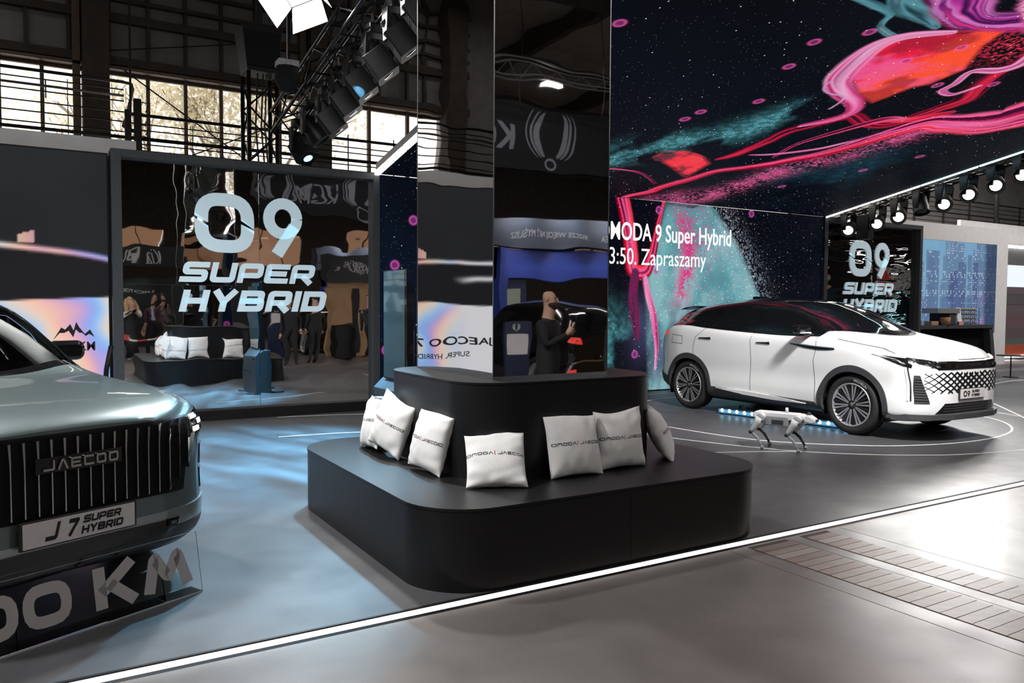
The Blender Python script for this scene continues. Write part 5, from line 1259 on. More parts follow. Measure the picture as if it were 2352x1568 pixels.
        mr = mm.build('wing_mirror', M_blackg, t, bevel=.02); B(x0-.12, x0+.12, 6.90-CYW, 6.96-CYW, 1.215, 1.255).build('mirror_foot', M_blackg, mr, bevel=.01)
        MB().prism(rrect(-.10, .12, -.052, -.03, .008, 3), -.058, .058, 'y').xf(Matrix.Translation((x0+s_*.13, 6.93-CYW, 1.30))).build('mirror_trim', M_chrome, mr)
        V2, F2 = gridpoly([(9.60-CYW, 1.175), (9.86-CYW, 1.11), (9.88-CYW, 1.165), (9.62-CYW, 1.205)], 8, 3); sh.decal('tail_lamp', V2, F2, glow('red_tail', (.9, .05, .04), .8), t, sd, .006)
        wheel(t, s_*.83, YF, RW, .272, s_, 20, .25, s_ < 0); wheel(t, s_*.83, YR, RW, .272, s_, 20, .25, s_ < 0)
    # front
    fx = lambda L: [(x, z) for x, z in L]
    V2, F2 = gridpoly([(-.62, .865), (.62, .865), (.60, .962), (-.60, .962)], 40, 5); sh.decal('front_lamp_band', V2, F2, M_blackg, t, 'F', .006)
    M_drl = glow('daylight_lamp', (1, .93, .84), 1.6); M_lampg = mat('lamp_chrome', (.35, .36, .38), .15, metal=1, var=.5, nscale=45)
    V2, F2 = strip([(-.80, 1.0), (-.5, .972), (0, .965), (.5, .972), (.80, 1.0)], .016, .02); sh.decal('daylight_line', V2, F2, M_drl, t, 'F', .012)
    V2, F2 = strip([(-.62, .989), (-.3, .980), (.3, .980), (.62, .989)], .008, .02); sh.decal('bonnet_gap', V2, F2, M_black, t, 'F', .003)
    for s_ in (-1, 1):
        V2, F2 = gridpoly([(s_*.60, .87), (s_*.80, .93), (s_*.86, 1.005), (s_*.60, .960)], 14, 5); sh.decal('headlamp', V2, F2, M_blackg, t, 'F', .006)
        for k in range(6): V2, F2 = gridpoly([(s_*(.30+.07*k), .892), (s_*(.35+.07*k), .892), (s_*(.355+.07*k), .935), (s_*(.31+.07*k), .935)], 2, 2); sh.decal('lamp_module', V2, F2, M_lampg, t, 'F', .010)
        sdn = 'R' if s_ > 0 else 'L'
        V2, F2 = strip([(5.572-CYW, .89), (5.553-CYW, .72), (5.545-CYW, .50)], .015, .02); sh.decal('vertical_daylight', V2, F2, M_drl, t, sdn, .012)
        V2, F2 = gridpoly([(5.52-CYW, .885), (5.60-CYW, .905), (5.95-CYW, 1.03), (5.50-CYW, .985)], 12, 6); sh.decal('headlamp_wing', V2, F2, M_blackg, t, sdn, .006)
        V2, F2 = strip([(5.98-CYW, 1.035), (5.68-CYW, .975), (5.555-CYW, .905), (5.53-CYW, .72), (5.52-CYW, .50)], .012, .02); sh.decal('lamp_edge', V2, F2, M_chrome, t, sdn, .010)
        V2, F2 = gridpoly([(s_*.70, .47), (s_*.835, .47), (s_*.845, .80), (s_*.80, .80)], 6, 14); ai = sh.decal('air_intake', V2, F2, M_clad, t, 'F', .008)
        for k in range(9):
            z = .50+.031*k; V2, F2 = strip([(s_*(.715+.009*k), z), (s_*.838, z+.004)], .006, .03); sh.decal('intake_fin', V2, F2, M_black, ai, 'F', .013)
    rgk = random.Random(2)
    dm = []
    for r_ in range(7):
        z = .60+.037*r_
        for k in range(-14, 15):
            x = .058*k+(.029 if r_ % 2 else 0); ed = abs(x)/.80
            if ed > .98: continue
            hx = .029*(1.0 if ed < .6 else 1); g_ = .86*(1-ed**2.2*.75); dm.append((x, z, ed))
    # black lattice made of crossing bars, thinner towards the sides, white diamonds between
    for r_ in range(-8, 24):
        for sgn in (-1, 1):
            P = []
            for k in range(0, 41):
                x = -.76+.038*k; z = .60+sgn*(x*.62)+(r_*.074-.25)
                if .585 < z < .835: P.append((x, z))
            if len(P) < 3: continue
            Wd = [.004+.022*max(0, 1-(abs(p[0])/.70)**1.6) for p in P]
            V2, F2 = varstrip(P, Wd, .05); sh.decal('grille_bar', V2, F2, M_black, t, 'F', .005)
    B(-.27, .27, 5.275-CYW, 5.292-CYW, .505, .635).build('number_plate', mat('plate_frame', (.02, .02, .02), .4), t, bevel=.004)
    pl = B(-.26, .26, 5.271-CYW, 5.276-CYW, .513, .627).build('plate_face', mat('plate_white', (.62, .58, .58), .45, var=.05, nscale=60), t)
    PM = lambda x, z: axes((x, 5.2705-CYW, z), (1, 0, 0), (0, 0, 1))
    put_word('plate_digits', logo09(), PM(-.20, .535), .135, .07, M_ink, pl, .002)
    put_word('plate_text', word('SUPER', 1.15, .24, .14, .15), PM(-.02, .578), .16, .032, M_ink, pl, .002); put_word('plate_text', word('HYBRID', 1.05, .24, .14, .15), PM(-.03, .532), .18, .032, M_ink, pl, .002)
    V2, F2 = gridpoly([(-.62, .345), (.62, .345), (.50, .465), (-.50, .465)], 30, 5); lg = sh.decal('lower_grille', V2, F2, M_blackg, t, 'F', .006)
    for z in (.375, .405, .435): V2, F2 = strip([(-.52, z), (.52, z)], .006, .04); sh.decal('grille_slat', V2, F2, M_clad, lg, 'F', .012)
    lip = [(-.93, 5.75), (-.86, 5.52), (-.72, 5.36), (-.45, 5.265), (0, 5.245), (.45, 5.265), (.72, 5.36), (.86, 5.52), (.93, 5.75)]
    V2, F2 = ribbon([(p[0]*.94, p[1]-CYW+.05) for p in lip], .13); V, G = solid(V2, F2, .06)
    link('front_lip', mesh_data('front_lip', [(v[0], v[1], v[2]+.275) for v in V], G, M_clad), t)
    B(-.2, .2, 5.30-CYW, 5.45-CYW, .30, .335).build('skid_plate', M_black, t, bevel=.006)
    put_word('badge', word('OMODA', 1.4, .22, .4, 0, .12), axes((-.19, 5.286-CYW, .90), (1, 0, 0), (0, 0, 1)), .38, .026, M_chrome, t, .004)
    B(-.75, .75, 5.9-CYW, 9.5-CYW, .19, .26).build('underbody', M_black, t)
    for x in (-.35, .3):
        V2, F2 = strip([(x*1.0, 5.75-CYW), (x*1.6, 6.1-CYW)], .01); sh.decal('bonnet_crease', V2, F2, M_wht, t, 'T', .002)
    return t
build_white()
# ------------------------------------------------------------------ the grey-green car at the left and its look-alike shell
T2 = dict(
 W=[(0, .50), (.02, .60), (.07, .70), (.15, .79), (.25, .865), (.37, .91), (.6, .93), (1.2, .935), (3.2, .935), (4.0, .92), (4.3, .85), (4.45, .7)],
 belt=[(0, .93), (.1, .955), (.3, 1.005), (.7, 1.06), (1.3, 1.10), (1.7, 1.12), (2.5, 1.13), (3.6, 1.16), (4.2, 1.12), (4.45, 1.05)],
 top=[(0, .985), (.05, 1.02), (.15, 1.055), (.35, 1.09), (.7, 1.125), (1.15, 1.165), (1.5, 1.33), (1.9, 1.52), (2.15, 1.61), (2.5, 1.655), (3.2, 1.66), (3.9, 1.60), (4.2, 1.45), (4.45, 1.1)],
 zr=[(0, .97), (.1, 1.01), (.3, 1.055), (.8, 1.10), (1.2, 1.125), (1.45, 1.17), (1.7, 1.31), (1.95, 1.47), (2.2, 1.56), (2.6, 1.59), (3.3, 1.59), (3.9, 1.52), (4.2, 1.38), (4.45, 1.07)],
 wr=[(0, .42), (.1, .58), (.3, .72), (.8, .77), (1.3, .79), (1.6, .76), (1.95, .68), (2.3, .64), (3.3, .63), (4, .6), (4.45, .5)],
 zb=[(0, .30), (.1, .26), (.4, .22), (3.8, .22), (4.2, .3), (4.45, .42)])
def suv_shell():
    ys = sorted(set(list(np.linspace(0, .4, 17))+list(np.linspace(.4, 4.0, 80))+list(np.linspace(4.0, 4.45, 12))))
    def sec(y):
        g = lambda k: float(pch(T2[k], y)); Wd, zb, be, tp, zr = g('W'), g('zb'), g('belt'), g('top'), g('zr'); wr = min(g('wr'), Wd-.06); wbelt = max(Wd-.06, wr+.02)
        return [(0, zb), (Wd*.8, zb), (Wd-.03, zb+.06), (Wd, zb+.2), (Wd-.006, .62), (Wd, .84 if be > .95 else be-.08), (Wd-.012, be-.06), (wbelt, be), (wbelt*.55+wr*.45, be*.62+zr*.38), (wr, zr), (wr*.72, zr+(tp-zr)*.62), (wr*.38, zr+(tp-zr)*.92), (0, tp)]
    return Shell(ys, sec, 5)
SHL = suv_shell()
cowl2 = lambda x, y, z: y-(1.13+.42*(np.abs(x)/.88)**2)
belt2 = lambda x, y, z: z-pch(T2['belt'], y)-.012
def side_polys():
    L = [[(1.85, 1.155), (2.55, 1.155), (2.55, 1.52), (2.25, 1.50), (2.02, 1.38)], [(2.63, 1.158), (3.30, 1.17), (3.28, 1.52), (2.63, 1.525)], [(3.38, 1.18), (3.85, 1.20), (3.72, 1.46), (3.36, 1.51)]]
    return [poly_side(P) for P in L]
WSC = [lambda x, y, z: y-(1.20+.42*(np.abs(x)/.88)**2), lambda x, y, z: 2.16-y, lambda x, y, z: pch(T2['wr'], y)-.02-np.abs(x), lambda x, y, z: z-1.12]
def suv_wheels(t, rim, sides, detail):
    for s_ in (-1, 1):
        for yc in (.92, 3.6):
            wheel(t, s_*.80, yc, .36, rim, s_, 20, .24, detail and s_ in sides); well(t, s_*.5, s_*.90, yc, .36, .434)
def build_grey():
    sh = SHL
    M_grn = mat('grey_green_metallic', (.125, .165, .165), .34, metal=.45, var=.02, coat=1.0)
    t = thing('grey_green_car', 'grey-green SUV with tall chrome-slatted grille, cut by the left edge', 'car', (.157, 4.43, 0), R(25))
    arch = lambda yc: (lambda x, y, z: np.where(np.abs(x) > .45, np.hypot(y-yc, z-.36)-.43, .1))
    wins = [[S_]+P for P in side_polys() for S_ in (LEFT, RIGHT)]
    V, F = sh.clip([arch(.92), arch(3.6)], 0., [WSC]+wins)
    link('body_shell', mesh_data('body_shell', V, F, M_grn, True), t)
    sh.patch('roof_and_pillars', [cowl2, belt2], M_blackg, t, .003, [WSC]+wins)
    M_tint = bpy.data.materials.new('clear_car_glass'); M_tint.use_nodes = True; nt = M_tint.node_tree; nt.nodes.remove(nt.nodes['Principled BSDF'])
    a_ = nt.nodes.new('ShaderNodeBsdfTransparent'); a_.inputs[0].default_value = (.86, .88, .88, 1); g_ = nt.nodes.new('ShaderNodeBsdfGlossy'); g_.inputs['Roughness'].default_value = .02
    x_ = nt.nodes.new('ShaderNodeMixShader'); f_ = nt.nodes.new('ShaderNodeFresnel'); f_.inputs[0].default_value = 1.5
    nt.links.new(f_.outputs[0], x_.inputs[0]); nt.links.new(a_.outputs[0], x_.inputs[1]); nt.links.new(g_.outputs[0], x_.inputs[2]); nt.links.new(x_.outputs[0], nt.nodes['Material Output'].inputs[0])
    sh.patch('windscreen', WSC, M_tint, t, -.004)
    for P in side_polys():
        for S_ in (LEFT, RIGHT): sh.patch('side_window', [S_]+P, M_tint, t, -.004)
    M_lin = mat('pale_reflection', (.55, .55, .54), .8); M_seat = mat('seat_leather', (.03, .03, .032), .5)
    for s_ in (-1, 1):
        MB().path([(s_*.70, 1.50, 1.10), (s_*.67, 1.66, 1.20), (s_*.61, 1.9, 1.34), (s_*.55, 2.15, 1.455)], [.07, .065, .06, .05], 8).build('screen_edge_reflection', M_lin, t, smooth=True)  # pale tubes imitate a bright reflection along the windscreen edge
    MB().prism([(1.25, .75), (1.95, .75), (1.9, 1.0), (1.62, 1.10), (1.32, 1.13)], -.70, .70, 'x').build('dashboard', M_seat, t, bevel=.02)
    for x in (-.36, .36):
        sb = MB().prism([(2.35, .45), (2.85, .45), (3.05, 1.12), (2.90, 1.15), (2.72, .65), (2.3, .62)], x-.25, x+.25, 'x').build('seat', M_seat, t, bevel=.05); MB().prism(rrect(x-.13, x+.13, 1.17, 1.34, .05, 4), 2.95, 3.05, 'y').build('headrest', M_seat, sb, bevel=.02)
    MB().path([(.36+.18*math.cos(a), 2.02+.05*math.sin(a), 1.0+.17*math.sin(a)) for a in np.linspace(0, 2*math.pi, 24)[:-1]], .014, 8, True).build('steering_wheel', M_seat, t, smooth=True)
    # front
    gp = lambda nm, P, m_, off=.006, nx=20, nz=8, par=t: sh.decal(nm, *gridpoly(P, nx, nz), m_, par, 'F', off)
    gr = gp('grille_field', [(-.60, .565), (.60, .565), (.655, .955), (-.655, .955)], mat('matt_black', (.004, .004, .004), .6, spec=.2), .006, 60, 14)
    for k in range(-10, 11):
        x = .0615*k; zb = .585+.10*max(0, abs(k)-8)*.5; zt = .945
        V2, F2 = varstrip([(x, zb), (x, .70), (x, .85), (x*1.012, zt)], [.006, .006, .006, .012], .03)
        sh.decal('grille_slat', V2, F2, M_chrome, gr, 'F', .030)
    gp('bonnet_shadow_gap', [(-.66, .955), (.66, .955), (.67, .966), (-.67, .966)], M_black, .004, 40, 2)
    wv = word('JAECOO', 1.25, .22, .35, 0, .12, 1); xs = [p[0] for p in wv[0]]; mx = max(xs)-min(xs)
    bk = gp('badge_backing', [(-.20, .785), (.22, .785), (.22, .86), (-.20, .86)], M_blackg, .032, 12, 2)
    dv = [(-.17+(p[0]-min(xs))/mx*.365, .798+p[1]*.05) for p in wv[0]]; sh.decal('badge', dv, wv[2] if False else wv[1], M_chrome, bk, 'F', .045)
    M_hl = glow('headlamp_white', (1, .97, .9), 3.0)
    for s_ in (-1, 1):
        hl = gp('headlamp', [(s_*.66, .845), (s_*.845, .855), (s_*.835, .985), (s_*.685, .955)], M_blackg, .007, 8, 6)
        for i in range(2):
            for j in range(3): gp('lamp_cell', [(s_*(.70+.065*i), .868+.033*j), (s_*(.752+.06*i), .868+.033*j), (s_*(.752+.06*i), .893+.033*j), (s_*(.70+.065*i), .893+.033*j)], M_hl if (i+j) % 2 == 0 else M_chrome, .013, 2, 2, hl)
        for z0, z1 in ((.66, .775), (.52, .635)): gp('fog_lamp', [(s_*.80, z0), (s_*.885, z0), (s_*.885, z1), (s_*.80, z1)], M_blackg, .006, 5, 4)
        V2, F2 = strip([(s_*.74, .84), (s_*.775, .70), (s_*.77, .50)], .008); sh.decal('panel_gap', V2, F2, M_gap, t, 'F', .002, .002, False)
        sd = 'R' if s_ > 0 else 'L'
        V2, F2 = strip([(.28, 1.0), (.7, 1.055), (1.3, 1.095), (1.6, 1.115)], .007); sh.decal('bonnet_gap', V2, F2, M_gap, t, sd, .002, .002, False)
        for yc in (.92, 3.6):
            P = [(yc+.458*math.cos(a), .36+.458*math.sin(a)) for a in np.linspace(R(-14), R(194), 60)]; V2, F2 = strip(P, .07, .02); sh.decal('arch_cladding', V2, F2, M_clad, t, sd, .012, .03)
        for yl in (1.62, 2.6, 3.35):
            V2, F2 = strip([(yl, 1.10), (yl+.02, .8), (yl-.02, .45)], .007); sh.decal('panel_gap', V2, F2, M_gap, t, sd, .0015, .002, False)
        mm = MB().prism(rrect(-.10, .14, -.07, .075, .055, 5), -.05, .06, 'y').xf(Matrix.Translation((s_*.965, 2.02, 1.245))); mr = mm.build('wing_mirror', M_blackg, t, bevel=.03)
        B(s_*.90-.07, s_*.90+.07, 2.0, 2.06, 1.14, 1.185).build('mirror_foot', M_blackg, mr, bevel=.01)
    M_slv = mat('silver_skid', (.42, .44, .45), .3, metal=.8, var=.03)
    gp('bumper_blade', [(-.87, .375), (.87, .375), (.87, .47), (-.87, .455)], M_slv, .008, 50, 4)
    gp('lower_bumper', [(-.84, .265), (.84, .265), (.87, .37), (-.87, .37)], M_clad, .010, 50, 4)
    gp('lower_grille', [(-.50, .30), (.50, .30), (.56, .42), (-.56, .42)], M_blackg, .016, 40, 4)
    hk = gp('tow_cover', [(.48, .385), (.545, .385), (.545, .425), (.48, .425)], M_blackg, .022, 4, 3); gp('tow_ring', [(.497, .397), (.53, .397), (.53, .413), (.497, .413)], M_chrome, .028, 2, 2, hk)
    B(-.285, .285, -.05, -.032, .44, .575).build('number_plate', mat('plate_frame', (.02, .02, .02), .4), t, bevel=.004)
    B(-.20, -.10, -.035, .02, .46, .52).build('plate_bracket', M_black, t); B(.10, .20, -.035, .02, .46, .52).build('plate_bracket', M_black, t)
    pl = B(-.272, .272, -.054, -.049, .448, .566).build('plate_face', mat('plate_white', (.62, .58, .58), .45), t)
    PM = lambda x, z: axes((x, -.0545, z), (1, 0, 0), (0, 0, 1))
    put_word('plate_digits', word('J 7', .85, .24, .30, .35, .1), PM(-.175, .468), .165, .082, M_ink, pl, .002)
    put_word('plate_text', word('SUPER', 1.15, .26, .12, .22), PM(.005, .517), .195, .036, M_ink, pl, .002); put_word('plate_text', word('HYBRID', 1.05, .26, .12, .22), PM(-.005, .465), .215, .038, M_ink, pl, .002)
    B(-.7, .7, .3, 4.1, .19, .25).build('underbody', M_black, t)
    suv_wheels(t, .25, (1,), True)
    return t
build_grey()

# ================================================================== WHAT THE MIRRORS SHOW: the hall behind the photographer
def build_black_car():
    sh = SHL; t = thing('black_car', 'glossy black SUV seen from behind in the column mirror', 'car', (8.25, -5.85, 0))
    Mk = mat('black_paint', (.008, .008, .009), .15, var=0, coat=1)
    arch = lambda yc: (lambda x, y, z: np.where(np.abs(x) > .45, np.hypot(y-yc, z-.36)-.43, .1))
    V, F = sh.clip([arch(.92), arch(3.6)]); link('body_shell', mesh_data('body_shell', V, F, Mk, True), t)
    sh.patch('rear_window', [lambda x, y, z: y-3.95, lambda x, y, z: z-1.17, lambda x, y, z: 1.50-z, lambda x, y, z: .56-np.abs(x)], M_gls, t, .004)
    for P in side_polys():
        for S_ in (LEFT, RIGHT): sh.patch('side_window', [S_]+P, M_gls, t, .004)
    for s_ in (-1, 1):
        sh.decal('tail_lamp', *gridpoly([(s_*.55, .98), (s_*.80, .98), (s_*.78, 1.08), (s_*.58, 1.08)], 6, 4), glow('red_tail', (.9, .05, .04), .8), t, 'B', .006)
        sh.decal('reflector', *gridpoly([(s_*.66, .46), (s_*.78, .46), (s_*.78, .52), (s_*.66, .52)], 4, 2), glow('red_tail', (.9, .05, .04), .8), t, 'B', .012)
    sh.decal('bumper_trim', *strip([(-.80, .40), (-.74, .62), (-.5, .66), (.5, .66), (.74, .62), (.80, .40)], .035), M_chrome, t, 'B', .008)
    B(-.27, .27, 4.452, 4.46, .68, .80).build('plate_face', M_black, t)
    place_text('plate_text', 'TIVOLI', mat('white_letter', (.7, .7, .7), .5), t, axes((.20, 4.462, .72), (-1, 0, 0), (0, 0, 1)), width=.40, height=.05, ext=.001)
    B(-.7, .7, .3, 4.1, .19, .25).build('underbody', M_black, t)
    suv_wheels(t, .25, (), False); return t
build_black_car()

M_navy = mat('navy_panel', (.012, .022, .07), .5); M_blue = mat('royal_blue_panel', (.03, .06, .36), .5, var=.04); M_wl = mat('white_letter', (.7, .7, .7), .5, emit=(.7, .7, .7), es=.15)
M_slate = mat('slate_fascia', (.05, .06, .085), .5); M_tan = mat('tan_board', (.40, .25, .13), .7, var=.12, nscale=2)
back = lambda x, y, z: axes((x, y, z), (-1, 0, 0), (0, 0, 1))          # lettering that faces +Y (towards the mirrors)
t = thing('blue_exhibition_stand', 'blue exhibition stand with white slogan fascia, reflected in the column', 'exhibition stand', (12.5, -8, 0))
B(-2.6, 4, -.5, -.1, 2.25, 3.06).build('blue_fascia', M_blue, t); B(-2.9, 4, -.4, .1, 3.10, 3.75).build('slate_fascia', M_slate, t)
B(-2.6, -2.35, -.5, .1, 0, 3.06).build('blue_post', M_blue, t); B(-2.35, -1.55, -.5, -.3, 0, 2.25).build('navy_wall', M_navy, t)
B(-2.2, -1.75, -.3, -.25, 1.36, 1.92).build('monitor', glow('dim_monitor', (.22, .24, .18), .6), t)
B(2.4, 4, -1.2, -1.0, 0, 2.25).build('navy_wall', M_navy, t)
place_text('slogan', 'JESZCZE WIĘCEJ NIŻ MYŚLISZ', M_wl, t, back(.05, .105, 3.30), width=2.3, height=.19, ext=.002)
place_text('slogan', 'KOREA', M_wl, t, back(1.25, .105, 3.30), width=.72, height=.2, ext=.002)
for x in (-2, -.6, .8, 2.2): area('stand_spot', (12.5+x, -7.5, 3.95), .2, .2, 12, (.9, .93, 1), (R(-60), 0, 0)); spot('stand_spot', (12.5+x, -7.2, 3.2), (12.5+x, -8.1, 2.6), 18, 70, .8)
def wings(t, mt, x, z, s):
    V = []; F = []
    for sg in (-1, 1):
        for k, (r, tt) in enumerate(((.30, .10), (.385, .045), (.45, .03))):
            P = [(sg*(.04+r*math.sin(a)*(.72+.1*k)), .08-r*math.cos(a)*(1.05) if False else .06-(.40+.03*k)*math.cos(a)*.9) for a in np.linspace(R(20+4*k), R(150-6*k), 14)]
            Wd = [tt*.3, tt, tt*1.1, tt*.8, .01]; v, f = varstrip(P, Wd, .05); n = len(V); V += [tuple(p) for p in v]; F += [tuple(i+n for i in q) for q in f]
    v, f = ribbon(ring_pts(0, -.38, .10, .075), .035); n = len(V); V += [tuple(p) for p in v]; F += [tuple(i+n for i in q) for q in f]
    Vs, G = solid([(p[0]*s, p[1]*s) for p in V], F, .004); return link('wing_logo', mesh_data('wing_logo', [back(x, .03, z) @ Vector(v) for v in Vs], G, mt), t)
M_grl = mat('grey_banner_print', (.24, .26, .30), .6)
t = thing('hanging_banner', 'long black banner with grey wing logo hanging from the hall roof, reflected in the mirrors', 'banner', (10.6, -8, 5.05))
B(-3.4, 2.9, -.4, .02, 0, 1.55).build('banner_cloth', mat('black_banner', (.008, .008, .012), .8), t)
wings(t, M_grl, .85, .85, 1.7); place_text('lettering', 'KGM', M_grl, t, back(-.3, .03, .45), width=1.5, height=.62, ext=.002, off=.03); wings(t, M_grl, -2.6, .85, 1.7)
for x in (-3, 0, 2.6): MB().tube((x, -.1, 1.55), (x, -.1, 4.3), .01, 6).build('hanger', M_steel, t)
t = thing('grey_truss', 'grey aluminium truss with a lamp hanging above the banner, reflected in the column', 'truss', (11, -7.0, 6.95))
for y in (0, .3):
    for z in (0, .35): MB().tube((-5, y, z), (5, y, z), .025, 8).build('chord', M_steelg, t)
br = MB().tube((0, 0, 0), (.35, 0, .35), .014, 6).data('brace', M_steelg); br2 = MB().tube((0, 0, .35), (.35, 0, 0), .014, 6).data('brace', M_steelg)
for k in range(28): link('brace', br if k % 2 else br2, t, (-5+.355*k, 0, 0))
B(-.45, .0, -.1, .1, -.14, -.06).build('lamp', M_led, t)
for x in (-4, 4): MB().tube((x, .15, .35), (x, .15, 3), .01, 6).build('hanger', M_steel, t)
t = thing('info_totem', 'navy info totem with flared foot and white sheet, reflected at the foot of the column', 'totem', (6.15, -.95, 0))
MB().prism([(-.34, 0), (-.24, 0), (-.12, .09), (.12, .09), (.24, 0), (.34, 0), (.20, .45), (.22, .95), (.25, 1.36), (-.20, 1.36), (-.18, .95), (-.20, .45)][::-1], -.03, .03, 'y').build('panel', M_navy, t)
B(-.15, .18, .031, .035, .86, 1.18).build('info_sheet', mat('white_card', (.8, .8, .8), .6), t); wings(t, M_wl, 0, 1.28, .14)
t = thing('dark_exhibition_stand', 'dark booth with lettered fascia and tan board wall, reflected right in the big mirror', 'exhibition stand', (8.62, .1, 0))
B(-1.32, 1.6, -.3, .2, 2.22, 3.0).build('fascia', mat('dark_green_fascia', (.02, .026, .026), .5), t); B(-1.25, 1.5, -.1, .05, 0, 2.22).build('board_wall', M_tan, t); B(-.45, -.25, .05, .06, .2, 2.0).build('dark_slot', M_black, t)
place_text('lettering', 'EuropeGAS', M_wl, t, back(.05, .205, 2.55), width=.85, height=.19, ext=.002); MB().prism([(0, -.14), (.16, 0), (0, .14), (-.16, 0)], .2, .206, 'y').xf(Matrix.Translation((.25, 0, 2.65))).build('diamond_logo', M_wl, t)
place_text('lettering', 'e.', M_wl, t, back(-.95, .205, 2.5), width=.16, height=.16, ext=.002)
B(-1.2, -.62, .25, .75, 0, .95).build('dark_cabinet', M_black, t, bevel=.01)
t = thing('dark_back_stand', 'long dark booth wall with light lettering, reflected left in the big mirror', 'exhibition stand', (4.2, -9.5, 0))
B(-4.5, 3.2, -.3, 0, 0, 2.55).build('wall', mat('dark_green_wall', (.015, .02, .021), .5), t); B(-4.5, 2.6, -.2, .3, 3.0, 3.75).build('fascia', mat('black_fascia', (.012, .012, .016), .5), t)
for x in (-4.4, 2.4): B(x, x+.1, -.1, .1, 2.55, 3.0).build('fascia_post', M_black, t)
place_text('lettering', 'Kia PV5', M_wl, t, back(-.3, .305, 3.2), width=1.5, height=.34, ext=.002); place_text('lettering', 'R MOTOR', M_wl, t, back(-.4, .005, 1.9), width=.9, height=.16, ext=.002)
for x in (-3, -1, 1): spot('stand_spot', (4.2+x, -8.9, 2.9), (4.2+x, -9.4, 1.4), 14, 80, .8)
t = thing('barrier_tape', 'red and white barrier tape strung across the aisle, reflected in the big mirror', 'tape', (1.2, -.35, 0))
M_tr, M_tw = mat('tape_red', (.6, .05, .08), .5), mat('tape_white', (.7, .7, .68), .5)
for k in range(16):
    x0, x1 = k*.24, k*.24+.24; zf = lambda x: .60+.03*math.sin(x*1.7)
    MB().add([(x0, 0, zf(x0)), (x1, 0, zf(x1)), (x1, .004, zf(x1)+.05), (x0, .004, zf(x0)+.05)], [(0, 1, 2, 3)]).build('tape_red_band' if k % 2 else 'tape_white_band', M_tr if k % 2 else M_tw, t)
for x in (-.02, 1.92, 3.86):
    MB().tube((x, 0, 0), (x, 0, .72), .018, 8).build('post', M_steel, t); MB().lathe([(0, 0), (.14, 0), (.14, .02), (0, .03)], 16, Matrix.Translation((x, 0, 0))).build('post_foot', M_steel, t)

t = thing('neon_stand', 'dark stand with cyan neon outlines, reflected in the far mirror display', 'exhibition stand', (32.5, 0, 0))
B(-3.5, 5, -.3, 0, 0, 2.2).build('wall', mat('dark_teal_wall', (.008, .02, .024), .5), t)
M_neon = glow('cyan_neon', (.45, .9, 1.0), 2.2)
for P in ([(1.2, 2.2), (1.0, 1.6), (.4, 1.5), (.45, .9), (-.1, .7), (-.2, 0.1)], [(3.2, 2.2), (2.6, 1.8), (2.2, 1.2), (2.6, .7), (2.2, .2)], [(1.4, .9), (2.4, .8), (3.4, 1.0)], [(.2, .35), (1.6, .55), (3.4, .3)]):
    MB().path([(x, .03, z) for x, z in P], .022, 6).build('neon_line', M_neon, t)
t = thing('white_banner', 'white banner with red motif and black letters, reflected in the far mirror display', 'banner', (34.2, .4, 2.45))
B(-1.5, 2.6, -.05, 0, 0, .95).build('banner_cloth', mat('white_cloth', (.6, .58, .57), .8), t); B(-1.0, -.1, .001, .006, .15, .8).build('red_motif', mat('red_print', (.6, .07, .06), .7), t)
place_text('lettering', 'TOYO', M_ink, t, back(2.2, .003, .25), width=1.9, height=.5, ext=.002)
for x in (-1.3, 2.4): MB().tube((x, -.03, .95), (x, -.03, 7.4), .01, 6).build('hanger', M_steel, t)
t = thing('tan_stand', 'tan wooden stand wall with dark figures, reflected left in the far mirror display', 'exhibition stand', (29.8, -1.5, 0))
B(-2.5, 2.4, -.2, 0, 0, 3.1).build('board_wall', M_tan, t)
for x in (-2, -.9, .3, 1.5): B(x, x+.5, .0, .06, .0, 2.2).build('dark_panel', M_navy, t)
for k, z in enumerate((4.2, 5.0, 5.8)):
    t = thing('hall_truss', ['lowest', 'middle', 'highest'][k]+' of three grey hall trusses with strip lamps, reflected in the far mirror display', 'truss', (33, -2-2.5*k, z))
    for a_, b_ in ((0, 0), (0, .3), (.3, 0), (.3, .3)): MB().tube((-7, a_, b_), (7, a_, b_), .03, 6).build('chord', M_steelg, t)
    for q in range(28): link('brace', br if q % 2 else br2, t, (-7+.5*q, 0, 0))
    for q in (-5, -1.5, 2, 5): B(q, q+.9, -.06, .06, -.12, -.05).build('strip_lamp', M_led, t)
    for q in (-6.5, 6.5): MB().tube((q, .15, .3), (q, .15, 10-z-.05), .01, 6).build('hanger', M_steel, t)

